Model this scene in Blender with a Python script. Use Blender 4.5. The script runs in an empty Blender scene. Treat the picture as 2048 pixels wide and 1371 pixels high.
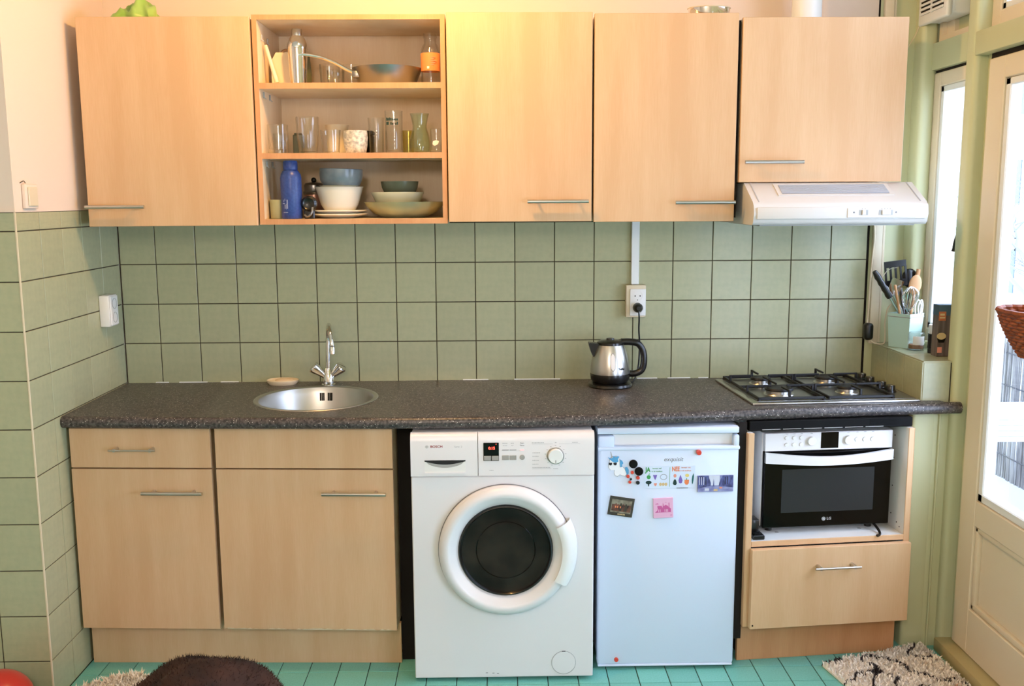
import bpy, bmesh, math, random
from mathutils import Matrix, Vector
random.seed(7)
PI = math.pi
sc = bpy.context.scene
col = sc.collection

# ---------------------------------------------------------------- camera
cam_d = bpy.data.cameras.new('camera')
cam_d.sensor_fit = 'HORIZONTAL'; cam_d.sensor_width = 36.0
cam_d.lens = 1919.58 * 36.0 / 2048.0
cam_d.clip_start = 0.05; cam_d.clip_end = 200
cam = bpy.data.objects.new('camera', cam_d); col.objects.link(cam)
R3 = Matrix(((0.99984345, 0.00820393, -0.01567728), (-0.01672573, 0.14911344, -0.98867863), (-0.00577336, 0.98878606, 0.14922731)))
cam.matrix_world = Matrix.Translation((1.43428, -3.68365, 1.60138)) @ R3.to_4x4()
sc.camera = cam

# ---------------------------------------------------------------- sky
w = bpy.data.worlds.new('sky'); sc.world = w; w.use_nodes = True
bg = w.node_tree.nodes['Background']
bg.inputs[0].default_value = (0.63, 0.74, 1.0, 1)
bg.inputs[1].default_value = 6.6

# ---------------------------------------------------------------- exposure, lamp power
sc.view_settings.view_transform = 'Standard'
sc.view_settings.look = 'None'
sc.view_settings.gamma = 1.0
sc.view_settings.use_curve_mapping = False
sc.view_settings.exposure = 0.72
sc.cycles.max_bounces = 5; sc.cycles.diffuse_bounces = 3; sc.cycles.glossy_bounces = 4; sc.cycles.adaptive_threshold = 0.02; sc.cycles.use_light_tree = False; sc.cycles.transmission_bounces = 6; sc.cycles.transparent_max_bounces = 16
LAMP_POS = (1.12, -.92, 2.52)
LAMP_STRENGTH = 400.0
LAMP_COLOR = (1.0, 0.54, 0.16)
FILL_POS = (1.1, -4.3, 2.25)
FILL_STRENGTH = 30.0
FILL_COLOR = (1.0, 0.87, 0.76)

# ---------------------------------------------------------------- helpers
def lin(c):
    return c / 12.92 if c <= 0.04045 else ((c + 0.055) / 1.055) ** 2.4
def S(r, g, b):
    return (lin(r / 255), lin(g / 255), lin(b / 255), 1.0)

MATS = {}
def mat(name, rgb, rough=0.5, metal=0.0, spec=0.5, bump=None, vary=0.0, trans=0.0, ior=1.45, coat=0.0, emis=None, mottle=None, aniso=0.0):
    """principled material; bump=(scale,strength), vary = random value per object, mottle=(rgb2, scale, stretchxyz)"""
    m = bpy.data.materials.new(name); m.use_nodes = True
    nt = m.node_tree; p = nt.nodes['Principled BSDF']
    c = S(*rgb)
    p.inputs['Base Color'].default_value = c
    p.inputs['Roughness'].default_value = rough
    p.inputs['Metallic'].default_value = metal
    p.inputs['Specular IOR Level'].default_value = spec
    p.inputs['IOR'].default_value = ior
    p.inputs['Transmission Weight'].default_value = trans
    p.inputs['Coat Weight'].default_value = coat
    p.inputs['Anisotropic'].default_value = aniso
    if emis:
        p.inputs['Emission Color'].default_value = S(*emis[0]); p.inputs['Emission Strength'].default_value = emis[1]
    src = None
    if mottle:
        tc = nt.nodes.new('ShaderNodeTexCoord'); mp = nt.nodes.new('ShaderNodeMapping')
        mp.inputs['Scale'].default_value = mottle[2]
        nz = nt.nodes.new('ShaderNodeTexNoise'); nz.inputs['Scale'].default_value = mottle[1]; nz.inputs['Detail'].default_value = 2
        rp = nt.nodes.new('ShaderNodeValToRGB'); rp.color_ramp.elements[0].position = 0.35; rp.color_ramp.elements[1].position = 0.68
        rp.color_ramp.elements[0].color = c; rp.color_ramp.elements[1].color = S(*mottle[0])
        nt.links.new(tc.outputs['Object'], mp.inputs[0]); nt.links.new(mp.outputs[0], nz.inputs['Vector'])
        nt.links.new(nz.outputs['Fac'], rp.inputs[0]); src = rp.outputs[0]
    if vary:
        oi = nt.nodes.new('ShaderNodeObjectInfo'); mr = nt.nodes.new('ShaderNodeMapRange')
        mr.inputs['To Min'].default_value = 1 - vary; mr.inputs['To Max'].default_value = 1 + vary
        hs = nt.nodes.new('ShaderNodeHueSaturation')
        nt.links.new(oi.outputs['Random'], mr.inputs[0]); nt.links.new(mr.outputs[0], hs.inputs['Value'])
        if src: nt.links.new(src, hs.inputs['Color'])
        else: hs.inputs['Color'].default_value = c
        src = hs.outputs[0]
    if src: nt.links.new(src, p.inputs['Base Color'])
    if bump:
        tc2 = nt.nodes.new('ShaderNodeTexCoord'); nb = nt.nodes.new('ShaderNodeTexNoise'); nb.inputs['Scale'].default_value = bump[0]; nb.inputs['Detail'].default_value = 4
        bn = nt.nodes.new('ShaderNodeBump'); bn.inputs['Strength'].default_value = bump[1]; bn.inputs['Distance'].default_value = 0.004
        nt.links.new(tc2.outputs['Object'], nb.inputs['Vector']); nt.links.new(nb.outputs['Fac'], bn.inputs['Height']); nt.links.new(bn.outputs[0], p.inputs['Normal'])
    MATS[name] = m
    return m

def pane_mat(name, tint=(0.93, 0.97, 0.98), power=5.0, base=0.04):
    m = bpy.data.materials.new(name); m.use_nodes = True; nt = m.node_tree
    nt.nodes.clear()
    o = nt.nodes.new('ShaderNodeOutputMaterial'); mx = nt.nodes.new('ShaderNodeMixShader')
    t = nt.nodes.new('ShaderNodeBsdfTransparent'); t.inputs[0].default_value = (*tint, 1)
    g = nt.nodes.new('ShaderNodeBsdfGlossy'); g.inputs['Roughness'].default_value = 0.02
    f = nt.nodes.new('ShaderNodeLayerWeight'); f.inputs[0].default_value = 0.5
    pw = nt.nodes.new('ShaderNodeMath'); pw.operation = 'POWER'; pw.inputs[1].default_value = power
    ml = nt.nodes.new('ShaderNodeMath'); ml.operation = 'MULTIPLY_ADD'; ml.inputs[1].default_value = 1 - base; ml.inputs[2].default_value = base
    nt.links.new(f.outputs['Facing'], pw.inputs[0]); nt.links.new(pw.outputs[0], ml.inputs[0])
    nt.links.new(ml.outputs[0], mx.inputs[0]); nt.links.new(t.outputs[0], mx.inputs[1]); nt.links.new(g.outputs[0], mx.inputs[2]); nt.links.new(mx.outputs[0], o.inputs[0])
    MATS[name] = m
    return m

WM_ = {}
def M_of(o):
    return WM_.get(o, Matrix.Identity(4))

def unit_box(r, seg=2):
    pass

class MB:
    def __init__(self, local=False):
        self.v = []; self.f = []; self.local = local
    def add(self, vs, fs):
        n = len(self.v); self.v += [Vector(p) for p in vs]; self.f += [[i + n for i in q] for q in fs]; return self
    def box(self, x0, x1, y0, y1, z0, z1):
        return self.add([(x0, y0, z0), (x1, y0, z0), (x1, y1, z0), (x0, y1, z0), (x0, y0, z1), (x1, y0, z1), (x1, y1, z1), (x0, y1, z1)],
                        [(0, 3, 2, 1), (4, 5, 6, 7), (0, 1, 5, 4), (1, 2, 6, 5), (2, 3, 7, 6), (3, 0, 4, 7)])
    def rbox(self, x0, x1, y0, y1, z0, z1, r=0.003, seg=2, only=None):
        b = bmesh.new(); bmesh.ops.create_cube(b, size=1)
        for q in b.verts:
            q.co = Vector(((x0 + x1) / 2 + q.co.x * (x1 - x0), (y0 + y1) / 2 + q.co.y * (y1 - y0), (z0 + z1) / 2 + q.co.z * (z1 - z0)))
        ed = list(b.edges)
        if only is not None:
            k = 'xyz'.index(only)
            ed = [e for e in ed if abs((e.verts[0].co - e.verts[1].co)[k]) > 1e-6]
        bmesh.ops.bevel(b, geom=ed, offset=r, segments=seg, profile=0.5, affect='EDGES')
        return self.bm(b)
    def bm(self, b, mtx=None):
        b.verts.index_update()
        self.add([(mtx @ q.co) if mtx else q.co.copy() for q in b.verts], [[q.index for q in f.verts] for f in b.faces]); b.free(); return self
    def ring_faces(self, n0, m, k, close=True):
        pass
    def lathe(self, prof, c=(0, 0, 0), n=32, axis='z', sx=1.0, sy=1.0, a0=0.0, a1=None):
        """prof: list of (r, h); revolve about axis through c"""
        full = a1 is None
        if full: a1 = a0 + 2 * PI
        m = n if full else n + 1
        vs = []; fs = []
        idx = []
        for (r, h) in prof:
            if r < 1e-6 and full:
                idx.append([len(vs)]); vs.append((0, 0, h))
            else:
                row = []
                for i in range(m):
                    a = a0 + (a1 - a0) * i / n
                    row.append(len(vs)); vs.append((r * math.cos(a) * sx, r * math.sin(a) * sy, h))
                idx.append(row)
        for A, B in zip(idx[:-1], idx[1:]):
            for i in range(n):
                j = (i + 1) % m
                if len(A) == 1 and len(B) == 1: continue
                if len(A) == 1: fs.append((A[0], B[i], B[j])[::-1])
                elif len(B) == 1: fs.append((A[i], A[j], B[0]))
                else: fs.append((A[i], A[j], B[j], B[i]))
        C = Vector(c)
        if axis == 'z': g = lambda p: Vector(p) + C
        elif axis == '-y': g = lambda p: Vector((p[0], -p[2], p[1])) + C
        elif axis == 'x': g = lambda p: Vector((p[2], p[0], p[1])) + C
        else:
            q = Vector((0, 0, 1)).rotation_difference(Vector(axis).normalized()).to_matrix()
            g = lambda p: q @ Vector(p) + C
        return self.add([g(p) for p in vs], fs)
    def cyl(self, c, r, h, n=24, axis='z', r2=None, bev=0.0):
        r2 = r if r2 is None else r2
        if bev: pr = [(0, 0), (r - bev, 0), (r, bev), (r2, h - bev), (r2 - bev, h), (0, h)]
        else: pr = [(0, 0), (r, 0), (r2, h), (0, h)]
        return self.lathe(pr, c, n, axis)
    def tube(self, pts, r, n=10, caps=True):
        pts = [Vector(p) for p in pts]
        rs = r if isinstance(r, (list, tuple)) else [r] * len(pts)
        vs = []; fs = []
        t0 = (pts[1] - pts[0]).normalized()
        u = t0.orthogonal().normalized()
        for k, p in enumerate(pts):
            if k == 0: t = t0
            elif k == len(pts) - 1: t = (pts[k] - pts[k - 1]).normalized()
            else: t = ((pts[k] - pts[k - 1]).normalized() + (pts[k + 1] - pts[k]).normalized()).normalized()
            u = (u - t * u.dot(t)).normalized(); b = t.cross(u)
            for i in range(n):
                a = 2 * PI * i / n
                vs.append(p + (u * math.cos(a) + b * math.sin(a)) * rs[k])
        for k in range(len(pts) - 1):
            for i in range(n):
                j = (i + 1) % n
                fs.append((k * n + i, k * n + j, (k + 1) * n + j, (k + 1) * n + i))
        if caps:
            fs.append(tuple(range(n))[::-1]); fs.append(tuple((len(pts) - 1) * n + i for i in range(n)))
        return self.add(vs, fs)
    def prism(self, poly, plane, a, b):
        """2D polygon; plane 'xz' extruded along y a..b, 'yz' along x, 'xy' along z"""
        n = len(poly)
        if plane == 'xz': g = lambda p, t: (p[0], t, p[1])
        elif plane == 'yz': g = lambda p, t: (t, p[0], p[1])
        else: g = lambda p, t: (p[0], p[1], t)
        vs = [g(p, a) for p in poly] + [g(p, b) for p in poly]
        fs = [tuple(range(n)), tuple(range(2 * n - 1, n - 1, -1))]
        for i in range(n):
            j = (i + 1) % n
            fs.append((i, i + n, j + n, j))
        return self.add(vs, fs)
    def sphere(self, c, r, n=16, sx=1, sy=1, sz=1):
        pr = [(r * math.sin(PI * k / (n // 2)), -r * math.cos(PI * k / (n // 2)) * sz) for k in range(n // 2 + 1)]
        pr[0] = (0, pr[0][1]); pr[-1] = (0, pr[-1][1])
        return self.lathe(pr, c, n, 'z', sx, sy)
    def xf(self, mtx, start=0):
        for i in range(start, len(self.v)): self.v[i] = mtx @ self.v[i]
        return self
    def mesh(self, name, m=None, smooth=35):
        me = bpy.data.meshes.new(name)
        me.from_pydata([tuple(p) for p in self.v], [], self.f)
        b = bmesh.new(); b.from_mesh(me); bmesh.ops.recalc_face_normals(b, faces=b.faces); b.to_mesh(me); b.free()
        if smooth:
            me.polygons.foreach_set('use_smooth', [True] * len(me.polygons)); me.set_sharp_from_angle(angle=math.radians(smooth))
        if m: me.materials.append(MATS[m] if isinstance(m, str) else m)
        me.update()
        return me
    def build(self, name, m, parent=None, smooth=35, label=None, kind=None):
        if parent is not None and not self.local:
            self.xf(M_of(parent).inverted())
        o = bpy.data.objects.new(name, self.mesh(name, m, smooth)); col.objects.link(o)
        if parent is not None:
            o.parent = parent; WM_[o] = M_of(parent)
        if label: o['label'] = label
        if kind: o['kind'] = kind
        return o

def thing(name, label, cat, loc=(0, 0, 0), rz=0.0, group=None):
    o = bpy.data.objects.new(name, None); col.objects.link(o); o.empty_display_size = 0.05
    o.location = loc; o.rotation_euler = (0, 0, rz)
    WM_[o] = Matrix.Translation(loc) @ Matrix.Rotation(rz, 4, 'Z')
    o['label'] = label; o['category'] = cat
    if group: o['group'] = group
    return o
def tag(o, label, cat, group=None, kind=None):
    o['label'] = label; o['category'] = cat
    if group: o['group'] = group
    if kind: o['kind'] = kind
    return o
def struct(o):
    o['kind'] = 'structure'; return o
def rehome(o, loc):
    """move the origin of a single-mesh thing to its base"""
    o.data.transform(Matrix.Translation(-Vector(loc))); o.location = loc; return o
def one(mb, name, m, label, cat, loc, group=None, smooth=35):
    o = mb.build(name, m, None, smooth); tag(o, label, cat, group)
    return rehome(o, loc)

def bez(p0, p1, p2, p3, n=12):
    p0, p1, p2, p3 = map(Vector, (p0, p1, p2, p3)); out = []
    for i in range(n + 1):
        t = i / n; s = 1 - t
        out.append(p0 * s ** 3 + p1 * 3 * s * s * t + p2 * 3 * s * t * t + p3 * t ** 3)
    return out
def spline(pts, n=6):
    """catmull-rom through pts"""
    P = [Vector(p) for p in pts]; P = [P[0] * 2 - P[1]] + P + [P[-1] * 2 - P[-2]]; out = []
    for k in range(1, len(P) - 2):
        a, b, c, d = P[k - 1:k + 3]
        for i in range(n):
            t = i / n
            out.append(0.5 * ((2 * b) + (c - a) * t + (2 * a - 5 * b + 4 * c - d) * t * t + (3 * b - a - 3 * c + d) * t ** 3))
    out.append(P[-2]); return out

def text(name, s, size, loc, m, parent, rx=PI / 2, rz=0.0, ry=0.0, align='LEFT', depth=0.0003, shear=0.0, sx=1.0, label=None, bold=0.0):
    """flat print standing in the xz plane, facing -y; loc in world coordinates"""
    cu = bpy.data.curves.new(name, 'FONT'); cu.body = s; cu.size = size; cu.align_x = align; cu.align_y = 'CENTER'
    cu.extrude = depth; cu.shear = shear; cu.resolution_u = 3; cu.offset = bold
    t = bpy.data.objects.new(name, cu); col.objects.link(t)
    bpy.context.view_layer.update()
    me = bpy.data.meshes.new_from_object(t.evaluated_get(bpy.context.evaluated_depsgraph_get()))
    bpy.data.objects.remove(t); bpy.data.curves.remove(cu)
    mt = Matrix.Translation(loc) @ Matrix.Rotation(rz, 4, 'Z') @ Matrix.Rotation(ry, 4, 'Y') @ Matrix.Rotation(rx, 4, 'X') @ Matrix.Diagonal((sx, 1, 1, 1))
    me.transform(M_of(parent).inverted() @ mt)
    me.materials.clear(); me.materials.append(MATS[m])
    me.name = name
    o = bpy.data.objects.new(name, me); col.objects.link(o); o.parent = parent; WM_[o] = M_of(parent)
    if label: o['label'] = label
    return o

# ---------------------------------------------------------------- materials
def wood_mat(name, c1, c2, rough=0.42):
    m = mat(name, c1, rough, spec=0.4)
    nt = m.node_tree; p = nt.nodes['Principled BSDF']
    tc = nt.nodes.new('ShaderNodeTexCoord'); mp = nt.nodes.new('ShaderNodeMapping'); mp.inputs['Scale'].default_value = (9, 9, 0.9)
    n1 = nt.nodes.new('ShaderNodeTexNoise'); n1.inputs['Scale'].default_value = 1.6; n1.inputs['Detail'].default_value = 2
    mp2 = nt.nodes.new('ShaderNodeMapping'); mp2.inputs['Scale'].default_value = (160, 160, 9)
    n2 = nt.nodes.new('ShaderNodeTexNoise'); n2.inputs['Scale'].default_value = 2.0; n2.inputs['Detail'].default_value = 1
    mx = nt.nodes.new('ShaderNodeMath'); mx.operation = 'MULTIPLY_ADD'; mx.inputs[1].default_value = 0.35
    r = nt.nodes.new('ShaderNodeValToRGB'); r.color_ramp.elements[0].position = 0.45; r.color_ramp.elements[1].position = 0.85
    r.color_ramp.elements[0].color = S(*c1); r.color_ramp.elements[1].color = S(*c2)
    L = nt.links.new
    L(tc.outputs['Object'], mp.inputs[0]); L(mp.outputs[0], n1.inputs['Vector']); L(tc.outputs['Object'], mp2.inputs[0]); L(mp2.outputs[0], n2.inputs['Vector'])
    L(n2.outputs['Fac'], mx.inputs[0]); L(n1.outputs['Fac'], mx.inputs[2]); L(mx.outputs[0], r.inputs[0]); L(r.outputs[0], p.inputs['Base Color'])
    return m
wood_mat('maple', (219, 183, 143), (210, 170, 128))
wood_mat('maple_edge', (212, 160, 116), (198, 144, 100))
wood_mat('maple_inside', (244, 222, 188), (236, 210, 172))
mat('white_board', (226, 228, 226), 0.5)
mat('dark_gap', (24, 18, 14), 0.9)  # near-black that paints shade into gaps between parts
mat('wall_tile', (178, 179, 144), 0.22, spec=0.5, vary=0.035, mottle=((171, 174, 141), 7.0, (1, 1, 1)))
mat('grout', (62, 56, 42), 0.9)
mat('floor_tile', (110, 184, 168), 0.30, vary=0.05, mottle=((122, 194, 182), 20.0, (1, 1, 1)))
mat('floor_grout', (46, 62, 56), 0.9)
mat('plaster', (232, 214, 196), 0.85)
mat('ceiling_white', (236, 232, 224), 0.9)
mat('green_paint', (204, 207, 164), 0.38, mottle=((198, 202, 162), 3.0, (1, 1, 0.3)))
mat('cream_paint', (228, 216, 190), 0.45)
mat('white_paint', (232, 236, 234), 0.4)
mat('threshold_paint', (190, 176, 128), 0.5)
mat('steel', (200, 198, 194), 0.28, 1.0)
mat('steel_brushed', (186, 184, 180), 0.33, 1.0, aniso=0.5)
mat('chrome', (225, 225, 225), 0.08, 1.0)
mat('dark_steel', (150, 148, 146), 0.32, 1.0)
mat('black_plastic', (16, 16, 17), 0.32, coat=0.3)
mat('black_matte', (8, 8, 8), 0.7, spec=0.2)
mat('black_iron', (20, 20, 22), 0.5)
mat('black_glass', (6, 6, 7), 0.08, spec=0.3)
mat('smoke_glass', (44, 46, 47), 0.2, spec=0.4)
mat('enamel_white', (228, 226, 226), 0.28)
mat('hood_white', (214, 211, 206), 0.3)
mat('grille_grey', (120, 124, 134), 0.5)
mat('grille_slat', (186, 190, 198), 0.4)
mat('fridge_white', (212, 225, 244), 0.32)
mat('plastic_white', (232, 232, 228), 0.35)
mat('plastic_cream', (222, 208, 178), 0.4)
mat('plastic_grey', (168, 168, 164), 0.4)
mat('button_grey', (160, 158, 152), 0.4)
mat('print_grey', (120, 120, 122), 0.6)
mat('print_light', (172, 172, 172), 0.6)
mat('print_black', (22, 22, 24), 0.6)
mat('print_red', (150, 40, 44), 0.6)
mat('print_green', (60, 150, 80), 0.6)
mat('print_orange', (226, 130, 80), 0.6)
mat('print_purple', (120, 100, 180), 0.6)
mat('print_teal', (20, 96, 96), 0.6)
mat('print_dkgreen', (20, 56, 52), 0.6)
mat('print_tan', (205, 180, 130), 0.6)
mat('print_salmon', (226, 150, 130), 0.6)
mat('print_yellow', (226, 206, 120), 0.6)
mat('led_red', (255, 40, 30), 0.5, emis=((255, 60, 45), 5.0))
mat('led_pink', (255, 150, 150), 0.5, emis=((255, 120, 120), 1.2))
mat('ceramic_white', (232, 228, 214), 0.2, coat=0.3)
mat('ceramic_cream', (226, 210, 180), 0.35)
mat('ceramic_olive', (178, 174, 128), 0.25, mottle=((138, 142, 112), 9.0, (1, 1, 1)))
mat('ceramic_bluegrey', (108, 122, 132), 0.3, coat=0.3, mottle=((134, 146, 150), 24.0, (1, 1, 1)))
mat('ceramic_dkgreen', (100, 106, 86), 0.25)
mat('ceramic_offgreen', (210, 212, 184), 0.25, coat=0.3)
for n_ in ('led_red', 'led_pink'): MATS[n_].cycles.emission_sampling = 'NONE'
mat('terrazzo', (226, 220, 208), 0.4, mottle=((160, 158, 152), 90.0, (1, 1, 1)))
mat('blue_bottle', (44, 66, 132), 0.35, mottle=((54, 80, 150), 120.0, (1, 1, 1)))
mat('print_bluewhite', (150, 160, 196), 0.6)
mat('orange_label', (232, 146, 90), 0.6)
mat('copper_pink', (196, 150, 130), 0.3, 0.6)
mat('soap_wood', (222, 198, 164), 0.6)
mat('wood_light', (196, 150, 104), 0.5)
mat('mint', (196, 226, 214), 0.4)
mat('carton_dark', (76, 66, 62), 0.6, mottle=((120, 104, 96), 6.0, (9, 9, 0.7)))
mat('carton_blue', (70, 92, 106), 0.6)
mat('copper_print', (186, 104, 62), 0.5)
mat('spice_black', (18, 17, 18), 0.25)
mat('spice_brown', (130, 92, 62), 0.8)
mat('bag_green', (150, 196, 84), 0.35, trans=0.15, mottle=((176, 210, 110), 14.0, (1, 1, 1)))
mat('wicker', (150, 78, 44), 0.55, mottle=((112, 54, 30), 60.0, (1, 1, 1)))
mat('red_gloss', (190, 44, 36), 0.3, coat=0.4)
mat('magnet_red', (214, 66, 46), 0.25, coat=0.5)
mat('throw_brown', (66, 40, 30), 0.9, mottle=((32, 20, 18), 9.0, (1, 1, 1)))
mat('reed', (132, 132, 128), 0.9, vary=0.1, mottle=((98, 98, 98), 30.0, (1, 1, 0.2)))
mat('facade', (150, 156, 160), 0.9)
mat('far_window', (62, 78, 98), 0.3)
mat('bark', (110, 112, 110), 0.9)
mat('pink_card', (226, 176, 206), 0.5)
mat('pink_dark', (196, 92, 150), 0.5)
mat('card_dark', (66, 62, 50), 0.5, mottle=((52, 48, 40), 30.0, (1, 1, 1)))
mat('card_sky', (206, 212, 228), 0.5)
mat('card_blue', (92, 100, 156), 0.5, mottle=((60, 62, 104), 60.0, (2, 1, 1)))
mat('card_street', (150, 156, 196), 0.5, mottle=((112, 116, 170), 40.0, (1, 1, 2)))
mat('card_olive', (150, 146, 124), 0.5, mottle=((84, 72, 60), 40.0, (1, 1, 1)))
mat('card_figure', (120, 76, 58), 0.5, mottle=((34, 26, 22), 70.0, (1, 1, 1)))
mat('unicorn_white', (236, 238, 240), 0.4)
mat('unicorn_blue', (86, 160, 206), 0.4)
mat('drum', (20, 18, 16), 0.10, spec=0.22, mottle=((48, 42, 36), 9.0, (1, 1, 1)))
pane_mat('pane', (0.97, 0.985, 0.99))
pane_mat('glass', (0.975, 0.98, 0.975), 3.6, 0.05)
pane_mat('glass_green', (0.91, 0.965, 0.90), 3.4, 0.05)
pane_mat('glass_yellow', (0.90, 0.88, 0.60), 3.4, 0.05)
def counter_mat():
    m = mat('counter', (84, 80, 76), 0.34)
    nt = m.node_tree; p = nt.nodes['Principled BSDF']; L = nt.links.new
    tc = nt.nodes.new('ShaderNodeTexCoord')
    n = nt.nodes.new('ShaderNodeTexNoise'); n.inputs['Scale'].default_value = 120; n.inputs['Detail'].default_value = 2
    r = nt.nodes.new('ShaderNodeValToRGB'); r.color_ramp.elements[0].position = .38; r.color_ramp.elements[1].position = .64
    r.color_ramp.elements[0].color = S(52, 48, 49); r.color_ramp.elements[1].color = S(94, 88, 84)
    v = nt.nodes.new('ShaderNodeTexVoronoi'); v.inputs['Scale'].default_value = 230
    lt = nt.nodes.new('ShaderNodeMath'); lt.operation = 'LESS_THAN'; lt.inputs[1].default_value = 0.30
    sep = nt.nodes.new('ShaderNodeSeparateColor'); gt = nt.nodes.new('ShaderNodeMath'); gt.operation = 'GREATER_THAN'; gt.inputs[1].default_value = 0.88
    ml = nt.nodes.new('ShaderNodeMath'); ml.operation = 'MULTIPLY'
    mx = nt.nodes.new('ShaderNodeMix'); mx.data_type = 'RGBA'; mx.inputs['B'].default_value = S(214, 208, 200)
    L(tc.outputs['Object'], n.inputs['Vector']); L(tc.outputs['Object'], v.inputs['Vector']); L(n.outputs['Fac'], r.inputs[0])
    L(v.outputs['Distance'], lt.inputs[0]); L(v.outputs['Color'], sep.inputs[0]); L(sep.outputs[0], gt.inputs[0]); L(lt.outputs[0], ml.inputs[0]); L(gt.outputs[0], ml.inputs[1])
    L(ml.outputs[0], mx.inputs['Factor']); L(r.outputs[0], mx.inputs['A']); L(mx.outputs['Result'], p.inputs['Base Color'])
counter_mat()
def rug_mat(name, cream, dark, pinkish, scale):
    m = mat(name, cream, 0.95)
    nt = m.node_tree; p = nt.nodes['Principled BSDF']; L = nt.links.new
    tc = nt.nodes.new('ShaderNodeTexCoord'); mp = nt.nodes.new('ShaderNodeMapping'); mp.inputs['Scale'].default_value = (1, 1, 0.0)
    n = nt.nodes.new('ShaderNodeTexNoise'); n.inputs['Scale'].default_value = scale; n.inputs['Detail'].default_value = 1
    r = nt.nodes.new('ShaderNodeValToRGB'); e = r.color_ramp.elements
    e[0].position = .0; e[0].color = S(*cream); e[1].position = 1; e[1].color = S(*pinkish)
    for pos, c in ((.470, cream), (.478, dark), (.502, dark), (.51, cream), (.62, cream), (.64, pinkish)):
        q = e.new(pos); q.color = S(*c)
    L(tc.outputs['Object'], mp.inputs[0]); L(mp.outputs[0], n.inputs['Vector']); L(n.outputs['Fac'], r.inputs[0]); L(r.outputs[0], p.inputs['Base Color'])
rug_mat('rug', (246, 238, 226), (48, 42, 48), (214, 176, 150), 6.0)
mat('rug_plain', (244, 234, 216), 0.95, mottle=((228, 212, 188), 30.0, (1, 1, 1)))
# ================================================================ THE SETTING
T = 0.152; TG = 0.0032                 # wall tile pitch and joint
def tile_mesh(name, s, m, h=0.007, ch=0.0012):
    """one glazed tile standing in xz (0..s), glazed face at y=0 looking to -y, body behind"""
    a, b = 0.0, s
    vs = [(a, h, a), (b, h, a), (b, h, b), (a, h, b), (a, ch, a), (b, ch, a), (b, ch, b), (a, ch, b), (a + ch, 0, a + ch), (b - ch, 0, a + ch), (b - ch, 0, b - ch), (a + ch, 0, b - ch)]
    fs = [(8, 9, 10, 11)]
    for i in range(4):
        j = (i + 1) % 4
        fs += [(i, j, j + 4, i + 4), (i + 4, j + 4, j + 8, i + 8)]
    mb = MB(); mb.add(vs, fs); me = mb.mesh(name, m, smooth=0); return me
TILE = tile_mesh('tile', 1.0, 'wall_tile')
# scale factors are applied per object: unit tile in x/z, true thickness in y
def put_tile(parent, base, w_, h_, rz):
    """tile with its lower left corner at base (seen from the glazed side)"""
    o = bpy.data.objects.new('tile', TILE); col.objects.link(o)
    o.parent = parent; o.location = base; o.rotation_euler = (0, 0, rz); o.scale = (w_, 1.0, h_)
    return o
TILE.vertices.foreach_get
for vtx in TILE.vertices:            # keep the chamfer about 1.2 mm once the unit tile is scaled to 15 cm
    for k in (0, 2):
        if abs(vtx.co[k] - 0.0012) < 1e-6: vtx.co[k] = 0.008
        if abs(vtx.co[k] - 0.9988) < 1e-6: vtx.co[k] = 0.992

R2Z = 1.055                            # a joint of the wall tiles
rows = [(R2Z + k * T, R2Z + (k + 1) * T) for k in range(-7, 3)] + [(R2Z + 3 * T, 1.568)]
CEIL = 3.20
# ---- left wall (a projecting tiled block): plaster above, tiles below
mb = MB(); mb.box(-1.7, 0.0, -0.772, 0.1, 1.568, CEIL); mb.box(-1.7, -0.0035, -0.7685, 0.1, 0, 1.568)
wl = struct(mb.build('wall_left', 'plaster'))
mb = MB(); mb.box(-1.69, -0.003, -0.769, 0.0, 0.0, 1.5675); mb.build('grout_bed', 'grout', wl)
ycols = [-0.772 + k * T for k in range(0, 6)]; ycols[5] = -0.001
for (z0, z1) in rows:
    z0 = max(z0, 0.0)
    if z1 - z0 < .02: continue
    for a, b in zip(ycols[:-1], ycols[1:]):
        put_tile(wl, (0.0, a + TG / 2, z0 + TG / 2), b - a - TG, z1 - z0 - TG, PI / 2)
    for k in range(4):
        x0 = -(k + 1) * T
        put_tile(wl, (x0 + TG / 2, -0.772, z0 + TG / 2), T - TG, z1 - z0 - TG, 0)
mb = MB(); mb.rbox(-0.004, 0.0012, -0.7732, -0.768, 0, 1.568, .001, 2, 'z')
struct(mb.build('trim_1', 'plastic_cream'))
mb = MB(); mb.box(-1.7, .002, -.776, 0, 1.568, 1.576); struct(mb.build('trim_2', 'plaster'))
# ---- back wall
mb = MB(); mb.box(0, 3.2, 0.0035, 0.1, 0, 1.60); mb.box(0, 3.2, 0.0, 0.1, 1.60, CEIL)
wb = struct(mb.build('wall_back', 'plaster'))
mb = MB(); mb.box(0, 2.868, 0.003, 0.02, 0.80, 1.598); mb.build('grout_bed', 'grout', wb)
xcols = [0.0015] + [0.1372 + k * T for k in range(0, 19)]
xcols[-1] = 2.862
brow = [(0.875, R2Z), (R2Z, R2Z + T), (R2Z + T, R2Z + 2 * T), (R2Z + 2 * T, R2Z + 3 * T), (R2Z + 3 * T, 1.60)]
for (z0, z1) in brow:
    for a, b in zip(xcols[:-1], xcols[1:]):
        put_tile(wb, (a + TG / 2, 0.0, z0 + TG / 2), b - a - TG, z1 - z0 - TG, 0)
mb = MB()
for a, b in ((.11, .16), (.20, .31), (.36, .43), (1.30, 1.40), (1.50, 1.68), (1.98, 2.06), (2.10, 2.19), (2.22, 2.26)):
    mb.rbox(a, b, -0.004, 0.002, 0.899, 0.9045, .0015, 1)
mb.build('sealant', 'white_paint', wb)
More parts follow.
